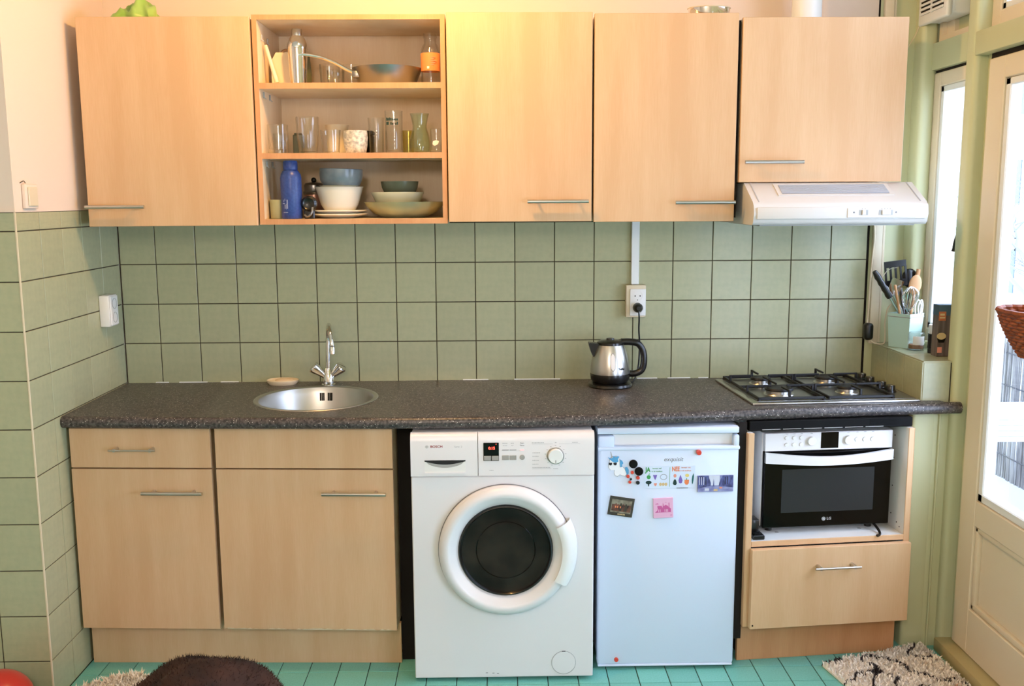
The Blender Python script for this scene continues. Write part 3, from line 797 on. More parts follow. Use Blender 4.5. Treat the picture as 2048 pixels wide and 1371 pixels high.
# soap dish
t = thing('soap_dish', 'oval pale soap dish at the back edge left of the sink', 'dish', (.612, -.052, CZ1))
q = MB(); q.lathe([(0, 0.0), (.85, 0), (1.0, .55), (1.02, .9), (.96, 1.0), (.88, .8), (.8, .45), (0, .35)], (0, 0, 0), 32)
q.xf(Matrix.Translation((.612, -.052, CZ1)) @ Matrix.Diagonal((.060, .042, .019, 1))); q.build('dish', 'ceramic_cream', t)
q = MB(); q.sphere((.618, -.050, CZ1 + .013), 1.0, 20); q.xf(Matrix.Translation((.618, -.050, CZ1 + .014)) @ Matrix.Diagonal((.036, .024, .009, 1)) @ Matrix.Translation((-.618, .050, -CZ1 - .013))); q.build('soap', 'soap_wood', t)

# ================================================================ WASHING MACHINE
WX0, WX1, WY, WZ0, WZ1 = 1.152, 1.747, -.669, .012, .852
def wx(px): return WX0 + (px - 820) * .001614
def wz(py): return .852 - (py - 868) * .001672
t = thing('washing_machine', 'white front-loading washing machine with a red lit display', 'washing machine', ((WX0 + WX1) / 2, -.37, 0))
q = MB(); q.rbox(WX0, WX1, WY + .004, -.09, WZ0, .709, .003, 1); q.build('body', 'enamel_white', t)
q = MB(); q.rbox(WX0 + .002, WX1 - .002, WY + .03, -.09, .712, WZ1, .004, 2); q.build('top', 'enamel_white', t)
def front_panel(nm, x0, x1):
    pr = [(WY + .03, .7115), (WY, .7115), (WY, .825), (WY + .003, .840), (WY + .012, .850), (WY + .03, .853)]
    q = MB(); q.prism(pr, 'yz', x0, x1); return q.build(nm, 'enamel_white', t, smooth=60)
disp = front_panel('detergent_drawer', WX0, wx(955) - .001); ctl = front_panel('control_panel', wx(955) + .001, WX1)
# drawer grip: flat plates, pocket shade painted in black and grey, curved lip
q = MB(); q.box(wx(848), wx(930), WY - .0008, WY + .001, wz(946), wz(920)); q.build('grip_recess', 'plastic_white', disp)
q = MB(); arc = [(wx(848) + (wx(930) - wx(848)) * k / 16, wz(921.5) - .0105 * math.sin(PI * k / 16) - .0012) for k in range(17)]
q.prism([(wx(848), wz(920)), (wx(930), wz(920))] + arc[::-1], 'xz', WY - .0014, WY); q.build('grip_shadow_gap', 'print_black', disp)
arc = [(wx(852) + (wx(926) - wx(852)) * k / 16, wz(924) - .018 * math.sin(PI * k / 16) ** .6) for k in range(17)]
q = MB(); q.prism([(wx(852), wz(923)), (wx(926), wz(923))] + arc[::-1], 'xz', WY - .0011, WY); q.build('grip_slope', 'plastic_grey', disp)
q = MB(); q.box(wx(848), wx(930), WY - .0035, WY, wz(948), wz(944)); q.build('grip_lip', 'enamel_white', disp)
q = MB(); q.cyl((wx(853), WY, wz(893)), .0052, .0006, 20, '-y'); lo = q.build('logo_disc', 'print_light', disp)
q = MB(); q.lathe([(.0044, 0), (.0036, 0), (.0036, .0009), (.0044, .0009), (.0044, 0)], (wx(853), WY, wz(893)), 20, '-y'); q.box(wx(853) - .0016, wx(853) - .0009, WY - .0009, WY, wz(893) - .0034, wz(893) + .0034); q.box(wx(853) + .0009, wx(853) + .0016, WY - .0009, WY, wz(893) - .0034, wz(893) + .0034); q.build('logo_mark', 'plastic_white', lo)
text('brand_lettering', 'BOSCH', .0108, (wx(860), WY - .0002, wz(893)), 'print_red', disp, bold=.0002, sx=1.12)
text('series_lettering', 'Serie  2', .0082, (wx(908), WY - .0002, wz(893.5)), 'print_light', disp)
# display and buttons
q = MB(); q.rbox(wx(966), wx(997), WY - .0016, WY, wz(922), wz(886), .001, 1); ds = q.build('display', 'black_glass', ctl)
text('display_digits', '0:15', .0125, (wx(976), WY - .0017, wz(897)), 'led_red', ds, sx=1.0, bold=.0002)
q = MB(); q.cyl((wx(991.5), WY - .0016, wz(888.8)), .0012, .0005, 8, '-y'); q.build('display_dot', 'led_red', ds)
for a in (967, 982.5): q = MB(); q.rbox(wx(a), wx(a + 14), WY - .0028, WY - .001, wz(921), wz(912), .0008, 1); q.build('button', 'button_grey', ds)
for a in (1003.5, 1018.5):
    q = MB(); q.rbox(wx(a), wx(a + 13.5), WY - .0022, WY, wz(920.5), wz(911.5), .0008, 1); q.build('button', 'button_grey', ctl)
    q = MB(); q.box(wx(a), wx(a + 13.5), WY - .0006, WY, wz(901.4), wz(900.3)); q.build('indicator_line', 'print_grey', ctl)
for s, px, py in (('Start', 1043.5, 887.5), ('Pause', 1043.5, 892)):
    text('button_lettering', s, .0062, (wx(px), WY - .0002, wz(py)), 'print_grey', ctl, align='CENTER')
def faint(px, py, wpx, h=.0022, seed=3):
    rr = random.Random(seed + int(px * 7 + py)); q = MB(); x = px
    while x < px + wpx:
        l = rr.uniform(1.4, 3.2); q.box(wx(x), wx(min(x + l, px + wpx)), WY - .0003, WY, wz(py) - h / 2 * rr.uniform(.7, 1), wz(py) + h / 2 * rr.uniform(.7, 1)); x += l + .7
    q.build('faint_lettering', 'print_light', ctl)
for px, py, wp in ((1004, 887.5, 10), (1005, 892, 9), (1021, 887.5, 6), (1022, 892, 4)): faint(px, py, wp)
q = MB(); q.rbox(wx(1040), wx(1047), WY - .0008, WY, wz(901.6), wz(899.6), .0005, 1); q.build('start_light', 'led_pink', ctl)
q = MB(); q.cyl((wx(1043.8), WY, wz(915.5)), .0082, .0028, 24, '-y', bev=.0008); q.build('start_button', 'button_grey', ctl)
q = MB(); q.lathe([(.0285, 0), (.0285, .002), (.0268, .003), (.0255, .002), (.0250, 0)], (wx(1110.5), WY, wz(913)), 40, '-y'); q.build('knob_ring', 'steel', ctl)
q = MB(); q.lathe([(.0245, 0), (.0235, .012), (.0222, .0135), (0, .0125)], (wx(1110.5), WY, wz(913)), 40, '-y'); kn = q.build('program_knob', 'plastic_white', ctl)
q = MB(); q.box(wx(1110.5) - .0008, wx(1110.5) + .0008, WY - .0140, WY - .0125, wz(913) - .021, wz(913) - .012); q.build('pointer', 'print_black', kn)
for k in range(13):
    a = math.radians(-160 + k * 26.6); q = MB(); rr = .0335
    q.rbox(wx(1110.5) + rr * math.sin(a) - .0022, wx(1110.5) + rr * math.sin(a) + .0022, WY - .0004, WY, wz(913) + rr * math.cos(a) - .0009, wz(913) + rr * math.cos(a) + .0009, .0002, 1); q.build('dial_mark', 'print_light', ctl)
for px, py, wp in ((1063, 887, 24), (1064, 907, 16), (1064, 914, 13), (1064, 922, 13), (1064, 929.5, 12), (1064, 936.5, 36), (1144, 887, 11), (978, 941, 8), (1109, 887, 4), (1106, 939, 10)): faint(px, py, wp)
q = MB(); q.box(wx(1063), wx(1105), WY - .0003, WY, wz(889.8), wz(889.4)); q.box(wx(1117), wx(1160), WY - .0003, WY, wz(889.8), wz(889.4)); q.box(wx(1064), wx(1102), WY - .0003, WY, wz(938.9), wz(938.5)); q.build('program_lines', 'print_light', ctl)
# door
DCX, DCZ = 1.4575, .462
q = MB(); q.lathe([(.2215, -.003), (.2215, .0), (.2195, .0)], (DCX, WY, DCZ), 72, '-y'); q.build('door_seam', 'print_grey', t)
q = MB(); q.lathe([(.2190, -.002), (.2190, .010), (.2150, .024), (.2020, .034), (.1900, .036), (.1830, .032), (.1660, .018), (.1560, .010), (.1525, .004)], (DCX, WY, DCZ), 72, '-y'); dr = q.build('door_ring', 'enamel_white', t, smooth=60)
q = MB(); q.lathe([(.1555, .009), (.1520, .016), (.1480, .017), (.1440, .012), (.1430, .004)], (DCX, WY, DCZ), 64, '-y'); q.build('glass_rim', 'black_plastic', dr)
q = MB(); q.lathe([(.1445, .0105), (.1300, .0075), (.1000, .0050), (.0985, .0056), (.0600, .0030), (0, .0010)], (DCX, WY, DCZ), 64, '-y'); q.build('porthole_glass', 'drum', dr)
q = MB(); q.lathe([(.0985, .0050), (.0965, .0068), (.0940, .0048)], (DCX, WY, DCZ), 48, '-y'); q.build('drum_rim', 'black_glass', dr)
hp = [(.184, .030), (.184, .040), (.196, .044), (.220, .036), (.233, .020), (.236, .004), (.236, -.001), (.184, -.001)]
q = MB(); q.lathe(hp + [hp[0]], (DCX, WY, DCZ), 24, '-y', a0=math.radians(-31), a1=math.radians(27)); q.build('door_handle', 'plastic_white', dr, smooth=50)
for aa in (math.radians(-31.5), math.radians(27.5)):
    q = MB(); q.prism([(-.0015, 0), (.0015, 0), (.0015, .045), (-.0015, .045)], 'xz', -.03, -.025)
q = MB(); q.cyl((1.649, WY + .006, .062), .0395, .0035, 40, '-y', bev=.0008); fc = q.build('filter_cover', 'enamel_white', t)
q = MB(); q.lathe([(.0412, 0), (.0412, .0008), (.0398, .0008), (.0398, 0)], (1.649, WY + .004, .062), 40, '-y'); q.build('cover_seam', 'print_light', fc)
q = MB(); q.box(1.643, 1.655, WY + .0015, WY + .0040, .1015, .1035); q.build('notch', 'print_black', fc)
for (x, z) in ((1.388, .028), (1.410, .027), (1.425, .026)): q = MB(); q.box(x, x + .007, WY + .0032, WY + .0042, z, z + .0016); q.build('scuff', 'print_grey', t)
for x in (WX0 + .05, WX1 - .05):
    for y in (WY + .06, -.16): q = MB(); q.cyl((x, y, 0), .022, .0125); q.build('foot', 'black_plastic', t)
# ================================================================ FRIDGE
FX0, FX1, FYF, FZ1 = 1.764, 2.236, -.600, .850
def fx(px): return FX0 + (px - 1195) * .001656
def fz(py): return .850 - (py - 854) * .001757
t = thing('fridge', 'white undercounter fridge with magnets and a sticker on its door', 'fridge', (2.0, -.33, 0))
q = MB(); q.rbox(FX0 + .006, FX1 - .022, -.552, -.08, .035, .826, .004, 1); q.build('body', 'fridge_white', t)
q = MB(); q.rbox(FX0, FX1 - .002, FYF, -.12, .828, FZ1, .004, 2); q.build('top', 'fridge_white', t)
# door: slab with a scooped grip along its upper edge and a bulging lower lip
q = MB(); q.rbox(FX0 + .004, FX1, FYF, -.556, .016, .782, .010, 3); dr = q.build('door', 'fridge_white', t)
q = MB(); q.rbox(FX0 + .004, fx(1238) - .015, FYF, -.556, .780, .822, .006, 2); q.build('grip_end', 'fridge_white', dr)
q = MB(); q.rbox(fx(1468), FX1, FYF, -.556, .780, .822, .006, 2); q.build('grip_end', 'fridge_white', dr)
q = MB(); q.box(fx(1238) - .02, fx(1469), -.575, -.556, .775, .822); q.build('grip_recess', 'plastic_white', dr)
q = MB(); q.rbox(FX0 + .002, FX1 + .002, FYF - .004, -.57, .772, .786, .005, 2); q.build('grip_lip', 'fridge_white', dr)
q = MB(); q.rbox(FX0 + .006, FX1 - .003, FYF - .003, -.57, .012, .020, .004, 2); q.build('lower_lip', 'fridge_white', dr)
text('brand_lettering', 'exquisit', .0205, (fx(1328), FYF - .0002, fz(916)), 'print_grey', dr, shear=.25)
for x in (FX0 + .05, FX1 - .06):
    for y in (-.50, -.14): q = MB(); q.cyl((x, y, 0), .02, .036); q.build('foot', 'black_plastic', t)
# food sticker
t = thing('food_sticker', 'JA and NEE food storage sticker on the fridge door', 'sticker', (fx(1340), FYF, fz(975)))
YS = FYF - .0004
q = MB(); q.box(fx(1290), fx(1392), FYF - .0006, FYF - .0001, fz(972), fz(928)); q.build('backing', 'fridge_white', t)
text('ja_lettering', 'JA', .0215, (fx(1292), FYF - .0008, fz(936)), 'print_green', t, sx=.78, bold=.0009)
text('nee_lettering', 'NEE', .0215, (fx(1345), FYF - .0008, fz(935)), 'print_orange', t, sx=.68, bold=.0007)
for s, px, py, m in (('bewaar wel', 1306, 933, 'print_green'), ('in de koelkast', 1304, 939, 'print_green'), ('bewaar niet', 1364, 932, 'print_orange'), ('in de koelkast', 1362, 938, 'print_orange')):
    text('advice_lettering', s, .0070, (fx(px), FYF - .0008, fz(py)), m, t, sx=.92)
q = MB(); q.box(fx(1340.7), fx(1341.4), FYF - .0008, FYF - .0005, fz(969), fz(931)); q.build('divider', 'print_green', t)
q = MB(); q.box(fx(1355), fx(1378), FYF - .0006, FYF - .0001, fz(972.5), fz(971.2)); q.build('fine_print', 'print_grey', t)
def flat(nm, poly, m, par, y=None):
    q = MB(); q.prism([(fx(a), fz(b)) for a, b in poly], 'xz', (FYF if y is None else y) - .0009, FYF - .0004); return q.build(nm, m, par, smooth=0)
def disc(cx_, cy_, rx, ry=None, n=14): ry = ry or rx; return [(cx_ + rx * math.cos(2 * PI * k / n), cy_ + ry * math.sin(2 * PI * k / n)) for k in range(n)]
flat('apple', disc(1298.5, 950, 4, 4), 'print_green', t); flat('apple_stem', [(1298, 946), (1299, 943), (1302, 943.5)], 'print_green', t)
flat('grapes', [(1307, 946), (1315.5, 946), (1314, 951), (1311.5, 956), (1309, 951)], 'print_purple', t)
q = MB(); ring = disc(1328.5, 950, 7, 5.5, 20); inn = disc(1328.5, 950, 6.2, 4.7, 20)
for k in range(20):
    j = (k + 1) % 20; q.prism([(fx(a), fz(b)) for a, b in (ring[k], ring[j], inn[j], inn[k])], 'xz', FYF - .0009, FYF - .0004)
q.build('cauliflower', 'print_grey', t, smooth=0)
flat('broccoli_head', disc(1298.5, 960.5, 6, 3.6), 'print_dkgreen', t); flat('broccoli_stem', [(1297, 962), (1300, 962), (1299.5, 968), (1297.5, 968)], 'print_dkgreen', t)
flat('strawberry', [(1309, 962), (1315.5, 962), (1314.5, 966), (1312.2, 968), (1310, 966)], 'print_salmon', t)
for c in (1322.5, 1328, 1333.5): flat('mushroom', disc(c, 964.3, 2.7, 3.4, 12), 'print_tan', t)
flat('onion', disc(1351.5, 948, 3, 3.4), 'print_salmon', t)
flat('aubergine', [(1362.5, 946), (1365, 952), (1367, 957), (1365.5, 962), (1363, 963), (1360, 962), (1358.6, 957), (1360.5, 951)], 'print_purple', t)
flat('potato', disc(1376, 947.5, 4, 3.2), 'print_yellow', t)
flat('avocado', [(1351.5, 954), (1354, 957), (1355.5, 963), (1353.5, 966), (1349.5, 966), (1347.3, 963), (1349, 957)], 'print_dkgreen', t)
flat('bell_pepper', [(1371, 956), (1380, 956), (1379.5, 963), (1377, 965.5), (1373.5, 965.5), (1370.8, 962)], 'print_orange', t); flat('pepper_stem', [(1374.7, 953), (1376, 953), (1376, 956), (1374.7, 956)], 'print_green', t)
flat('cucumber', [(1389, 943), (1389.6, 950), (1388.8, 958), (1387.5, 965), (1386, 963), (1385.4, 956), (1386.2, 949)], 'print_teal', t)
# round magnets
def magnet(nm, px, py, r, m, label, h=.009):
    q = MB(); q.lathe([(0, 0), (r * .9, 0), (r, .0012), (r, h * .7), (r * .8, h), (0, h)], (0, 0, 0), 24, '-y')
    q.xf(Matrix.Translation((fx(px), FYF - .0002, fz(py)))); return one(q, nm, m, label, 'magnet', (fx(px), FYF, fz(py)))
magnet('round_magnet', 1267, 923.5, .0142, 'black_matte', 'large black round magnet, upper one of the touching pair on the fridge')
magnet('round_magnet', 1278.5, 938, .0142, 'black_matte', 'large black round magnet, lower one of the touching pair on the fridge')
magnet('round_magnet', 1276.5, 960, .0064, 'black_plastic', 'small dark round magnet below the large black pair')
magnet('round_magnet', 1262.5, 953.2, .0040, 'black_plastic', 'tiny black magnet between two small red magnets beside the unicorn', .006)
magnet('push_magnet', 1265, 940, .0055, 'magnet_red', 'small red magnet touching the lower large black magnet on its left')
magnet('push_magnet', 1256.5, 947.7, .0058, 'magnet_red', 'small red magnet right beside the unicorn tail')
magnet('push_magnet', 1260.3, 958.7, .0052, 'magnet_red', 'small red magnet lowest in the cluster beside the unicorn')
magnet('push_magnet', 1276.5, 950.5, .0060, 'magnet_red', 'small red magnet right under the lower large black magnet')
magnet('push_magnet', 1397.5, 902, .0088, 'magnet_red', 'red round magnet alone near the top right of the fridge door', .016)
magnet('push_magnet', 1237, 1316, .0075, 'magnet_red', 'red round magnet alone at the lower left of the fridge door', .008)
# unicorn magnet
t = thing('unicorn_magnet', 'flat white unicorn magnet with blue mane and black sunglasses', 'magnet', (fx(1235), FYF, fz(948)))
def uni(nm, poly, m, d=.0022, par=None):
    q = MB(); q.prism([(fx(a), fz(b)) for a, b in poly], 'xz', FYF - d, FYF - .0003); return q.build(nm, m, par or t, smooth=0)
body = [(1219, 921), (1217.5, 926), (1218, 931), (1222, 935.5), (1230, 935), (1229, 941), (1231, 946), (1236, 947.5), (1240.5, 944), (1246, 946.5), (1251, 947), (1254, 943), (1250, 934), (1246, 929.5), (1240, 930), (1239.5, 920), (1238, 911), (1233, 909), (1224, 910.5), (1220, 915)]
uni('outline', [(1235 + (a - 1235) * 1.035, 930 + (b - 930) * 1.045) for a, b in body], 'print_grey', .0014); uni('body', body, 'unicorn_white')
uni('mane', [(1216, 910), (1221, 913), (1226, 911), (1227, 908), (1232, 910), (1236, 908.5), (1239, 909.5), (1236, 914), (1237, 919), (1231, 921), (1225, 919), (1219, 914)], 'unicorn_blue', .0028)
uni('neck_hair', [(1241, 915), (1245, 918), (1247, 922), (1244.5, 925), (1245, 929), (1241, 930), (1240, 922)], 'unicorn_blue', .0028)
uni('tail', [(1250, 931), (1255, 929.5), (1258, 935), (1258, 942), (1254.5, 945), (1252, 939)], 'unicorn_blue', .0028)
for a in (1217.5, 1227): uni('sunglass_lens', [(a, 921), (a + 7, 921), (a + 6.2, 925.5), (a + 3, 926.2), (a + .6, 924.5)], 'print_black', .0032)
uni('horn', [(1221, 900), (1222.2, 900), (1225, 909), (1223, 909.5)], 'print_light', .0024)
# pictures held on the door
def card(nm, label, cx_, cy_, wpx, hpx, rot, base_m, th=.004):
    loc = (fx(cx_), FYF - .0004, fz(cy_)); t = thing(nm, label, 'magnet', loc)
    o = t; o.rotation_euler = (0, rot, 0); WM_[o] = Matrix.Translation(loc) @ Matrix.Rotation(rot, 4, 'Y')
    W, H = wpx * .001656, hpx * .001757
    q = MB(True); q.rbox(-W / 2, W / 2, -th, 0, -H / 2, H / 2, .0006, 1); q.build('card', base_m, t)
    def pr(nm2, x0, x1, z0, z1, m, d=.0003):
        q = MB(True); q.box(x0 * W, x1 * W, -th - d, -th + .0005, z0 * H, z1 * H); return q.build(nm2, m, t)
    def poly(nm2, pts, m, d=.0003):
        q = MB(True); q.prism([(a * W, b * H) for a, b in pts], 'xz', -th - d, -th + .0005); return q.build(nm2, m, t, smooth=0)
    return t, pr, poly, W, H, th
t, pr, poly, W, H, th = card('street_magnet', 'bluish city street photo magnet at the right of the fridge door', 1433, 963.5, 72, 32, -.012, 'card_street')
pr('sky', -.18, .12, -.1, .5, 'card_sky'); poly('house_row', [(-.5, -.28), (-.13, -.12), (-.13, .05), (-.2, .5), (-.5, .5)], 'card_blue', .0005); poly('house_row', [(.5, -.25), (.09, -.14), (.11, .1), (.2, .5), (.5, .5)], 'card_blue', .0005)
poly('tower', [(-.07, -.15), (-.035, -.15), (-.04, .12), (-.05, .3), (-.06, .12)], 'card_blue', .0006); pr('car', .11, .19, -.30, -.20, 'print_salmon', .0006); pr('car', -.05, .06, -.45, -.33, 'print_tan', .0006); pr('car', -.3, -.18, -.42, -.28, 'card_sky', .0006)
for a in (-.46, -.40, -.34, -.28, .26, .33): pr('window_column', a, a + .018, -.05, .42, 'card_sky' if a < -.3 else 'print_black', .0007)
t, pr, poly, W, H, th = card('painting_magnet', 'dark framed group painting magnet tilted at the left of the fridge door', 1243.5, 1007, 50, 37, .155, 'card_dark')
pr('picture', -.41, .41, -.33, .36, 'card_olive'); pr('figures', -.38, .39, -.25, .10, 'card_figure', .0005)
for a, h in ((-.3, .12), (-.22, .16), (-.12, .13), (-.02, .20), (.08, .16), (.19, .18), (.30, .14)): poly('figure', [(a - .05, -.22), (a + .05, -.22), (a + .04, h - .04), (a, h), (a - .04, h - .04)], 'card_figure' if h < .17 else 'card_dark', .0008)
for a in (-.25, -.17, -.05): pr('red_coat', a, a + .045, -.08, .02, 'print_orange', .0011)
q = MB(True)
for k in range(7): q.box((-.10 + k * .045) * W, (-.07 + k * .045) * W, -th - .0004, -th, -.43 * H, -.37 * H)
q.build('caption', 'print_tan', t)
t, pr, poly, W, H, th = card('pink_magnet', 'square pink magnet with church silhouette in the middle of the fridge', 1328.5, 1010, 40, 39, -.04, 'pink_card', .006)
poly('church', [(-.42, -.22), (-.30, -.10), (-.28, .02), (-.30, .04), (-.3, .12), (-.08, .12), (-.06, .04), (-.03, .02), (-.02, .24), (0, .24), (.02, .10), (.12, .16), (.24, .10), (.27, .02), (.27, .26), (.31, .26), (.31, .02), (.38, -.04), (.38, -.22)], 'pink_dark')
for a in (-.26, -.18, .06, .14, .2): pr('arch', a, a + .035, -.2, -.06, 'pink_card', .0005)
poly('cloud', [(-.42, .20), (-.34, .24), (-.28, .25), (-.22, .20)], 'pink_dark'); poly('cloud', [(.08, .28), (.13, .30), (.18, .27)], 'pink_dark'); pr('signature', .34, .44, -.38, -.355, 'pink_dark')

# ================================================================ OVEN CABINET
AR = 0.10
OC = (2.268, -.612, 0)
t = thing('oven_cabinet', 'maple base cabinet with an open niche and one drawer below the hob', 'cabinet', OC, AR)
CW = .578
def oc(nm, b, m, par=None, r=.001):
    q = MB(True); q.rbox(*b, r, 1); return q.build(nm, m, par or t)
oc('side_panel', (0, .018,   .012, .30, .15, .826), 'white_board'); oc('side_panel', (CW - .018, CW,   .012, .30, .15, .826), 'white_board')
oc('side_edge', (-.001, .018, .009, .013, .15, .827), 'maple'); oc('side_edge', (CW - .018, CW + .001, .009, .013, .15, .827), 'maple')
oc('side_veneer', (-.003, -.0005, .009, .30, .15, .826), 'maple'); oc('side_veneer', (CW + .0005, CW + .003, .009, .30, .15, .826), 'maple')
sh = oc('shelf', (.018, CW - .018, .012, .30, .434, .452), 'white_board'); oc('shelf_edge', (.018, CW - .018, .009, .013, .434, .453), 'maple', sh)
oc('back_panel', (.018, CW - .018, .30, .306, .15, .826), 'white_board')
dw = oc('drawer_front', (.014, CW - .002, -.016, .006, .152, .431), 'maple'); bar_handle(dw, .225, .385, -.016, .366, r=.004, inset=.02, local=True, m='steel', post_r=.007)
oc('drawer_box', (.03, CW - .03, .008, .29, .17, .40), 'white_board')
for (yy, zz) in ((.10, .50), (.10, .60), (.10, .70), (.10, .78), (.06, .48), (.04, .47), (.2, .50), (.2, .6), (.2, .7), (.2, .78)):
    q = MB(True); q.cyl((CW - .0178, yy, zz), .0024, .0012, 8, (-1, 0, 0)); q.build('shelf_pin_hole', 'black_matte', t)
for x in (.14, .44): q = MB(True); q.cyl((x, .09, .4519), .007, .0008, 10); q.build('screw_cover', 'plastic_grey', sh)
q = MB(True); q.cyl((.022, -.0162, .165), .003, .001, 8, '-y'); q.build('screw', 'black_matte', dw)
t = thing('plinth', 'brown plinth board under the oven cabinet drawer', 'plinth', (2.262, -.545, 0), AR)
q = MB(True); q.rbox(0, .578, 0, .016, .0, .149, .001, 1); q.build('board', 'maple_edge', t); q = MB(True); q.box(.02, .56, .02, .25, 0, .148); q.build('support', 'dark_gap', t)
# black vent strip below the worktop
t = thing('vent_strip', 'black ventilation strip between the countertop and the oven niche', 'vent', (2.272, -.578, .828), .085)
q = MB(True); q.rbox(0, .572, .0, .03, .0, .0335, .003, 1); q.build('housing', 'black_matte', t)
for k in range(6): q = MB(True); q.box(.045 + k * .072, .108 + k * .072, -.0008, .001, .0035, .0055); q.build('slot', 'plastic_grey', t)
for k in range(8): q = MB(True); q.box(.42, .52, -.0012, .001, .008 + k * .003, .0095 + k * .003); q.build('fin', 'black_matte', t)
# microwave
MW, MH = .452, .333
t = thing('microwave_oven', 'white microwave oven with black glass door in the cabinet niche', 'microwave', (2.340, -.535, .452), .085)
def mo(nm, b, m, par=None, r=.002, s=1):
    q = MB(True); q.rbox(*b, r, s); return q.build(nm, m, par or t)
Z0 = .024
mo('body', (-.004, MW + .004, .022, .20, Z0, Z0 + MH), 'enamel_white', r=.005, s=2)
pn = mo('control_panel', (0, MW, .0, .022, Z0 + .270, Z0 + MH), 'enamel_white')
dr = mo('door', (0, MW, .0, .022, Z0, Z0 + .268), 'black_glass'); mo('window', (.063, .392, -.0006, .001, Z0 + .052, Z0 + .205), 'smoke_glass', dr, .0003)
hb = [];
for k in range(13):
    u = k / 12; hb.append((MW * u, -.012 - .022 * math.sin(PI * u)))
q = MB(True)
for (xa, ya_), (xb, yb_) in zip(hb[:-1], hb[1:]):
    s0 = .014 * math.sin(PI * (xa / MW)); s1 = .014 * math.sin(PI * (xb / MW))
    zt0, zb0, zt1, zb1 = Z0 + .268 - s0, Z0 + .232 - s0 * .55, Z0 + .268 - s1, Z0 + .232 - s1 * .55
    q.add([(xa, ya_, zb0), (xb, yb_, zb1), (xb, yb_, zt1), (xa, ya_, zt0), (xa, ya_ + .012, zb0), (xb, yb_ + .012, zb1), (xb, yb_ + .012, zt1), (xa, ya_ + .012, zt0)],
          [(0, 1, 2, 3), (5, 4, 7, 6), (3, 2, 6, 7), (1, 0, 4, 5)] + ([(0, 3, 7, 4)] if xa == 0 else []) + ([(1, 5, 6, 2)] if xb > MW - .001 else []))
q.build('door_handle', 'enamel_white', dr, smooth=60, label='curved white door handle')
mo('handle_end', (0, .014, -.012, .001, Z0 + .236, Z0 + .266), 'enamel_white', dr); mo('handle_end', (MW - .014, MW, -.012, .001, Z0 + .236, Z0 + .266), 'enamel_white', dr)
ds = mo('display', (.196, .258, -.001, .001, Z0 + .276, Z0 + MH - .001), 'black_glass', pn, .0003)
for x in (.162, .292): q = MB(True); q.lathe([(.0155, 0), (.0150, .009), (.0135, .010), (0, .0095)], (x, 0, Z0 + .303), 28, '-y'); q.build('knob', 'plastic_white', pn)
for i in range(3):
    for j in range(2): q = MB(True); q.lathe([(.0072, 0), (.0068, .003), (0, .0035)], (.075 + i * .026, 0, Z0 + .292 + j * .024), 16, '-y'); q.build('button', 'plastic_white', pn)
for x in (.324, .352, .380): q = MB(True); q.lathe([(.0085, 0), (.008, .003), (0, .0035)], (x, 0, Z0 + .303), 16, '-y'); q.build('button', 'plastic_white', pn)
for x in (.075, .101, .127, .162, .292, .324, .352, .380): q = MB(True); q.box(x - .004, x + .004, -.0004, 0, Z0 + .3285, Z0 + .3300); q.build('faint_lettering', 'print_light', pn)
q = MB(True); q.cyl((.217, -.0002, Z0 + .026), .0068, .0006, 20, '-y'); lg_ = q.build('logo_disc', 'print_light', dr)
q = MB(True); q.lathe([(.0050, .0006), (.0042, .0006), (.0042, .0011), (.0050, .0011), (.0050, .0006)], (.217, -.0002, Z0 + .026), 16, '-y', a0=0, a1=math.radians(290)); q.build('logo_mark', 'black_glass', lg_)
tx = M_of(t) @ Vector((.228, -.0005, Z0 + .026)); text('brand_lettering', 'LG', .0135, tuple(tx), 'print_light', dr, rz=.085, bold=.0003)
for x in (.04, MW - .05):
    for y in (.05, .17): q = MB(True); q.cyl((x, y, 0), .012, Z0 + .001, 12); q.build('foot', 'black_plastic', t)
# adapter block and cable in the niche
t = thing('power_adapter', 'black power adapter block standing in the left corner of the niche', 'adapter', (2.292, -.56, .4525), .10)
q = MB(True); q.rbox(.0, .042, -.028, .05, .0, .016, .003, 1); q.build('base', 'black_plastic', t); q = MB(True); q.rbox(.001, .032, .0, .05, .016, .062, .005, 2); q.build('block', 'black_plastic', t); q = MB(True); q.rbox(.006, .028, -.024, -.004, .016, .022, .002, 1); q.build('switch', 'black_matte', t)
q = MB(); q.tube(spline([(2.735, -.40, .482), (2.742, -.50, .472), (2.746, -.535, .458), (2.737, -.556, .4555), (2.726, -.563, .4555)]), .0045, 8)
one(q, 'power_cable', 'black_plastic', 'short black cable coming out under the microwave oven', 'cable', (2.74, -.53, .4525))

# ================================================================ GAS HOB
HB = (2.300, -.512, CZ1 + .0003); HR = .062
t = thing('gas_hob', 'steel four-burner gas hob with black pan supports in the countertop', 'hob', HB, HR)
HW, HD = .588, .448
q = MB(True); q.rbox(0, HW, 0, HD, 0, .008, .003, 2); q.build('tray', 'steel', t)
q = MB(True); q.rbox(.022, HW - .006, .018, HD - .016, .0075, .0095, .001, 1); q.build('burner_plate', 'dark_steel', t)
bur = [(.140, .140, .046), (.392, .145, .034), (.140, .335, .034), (.392, .335, .038)]
for (x, y, r) in bur:
    q = MB(True); q.lathe([(r + .008, .0095), (r + .006, .0125), (r - .002, .014), (r - .003, .024), (0, .024)], (x, y, 0), 28); bb = q.build('burner', 'steel', t)
    q = MB(True); q.lathe([(r + .003, .024), (r + .004, .028), (r, .033), (0, .034)], (x, y, 0), 28); q.build('burner_cap', 'black_iron', bb)
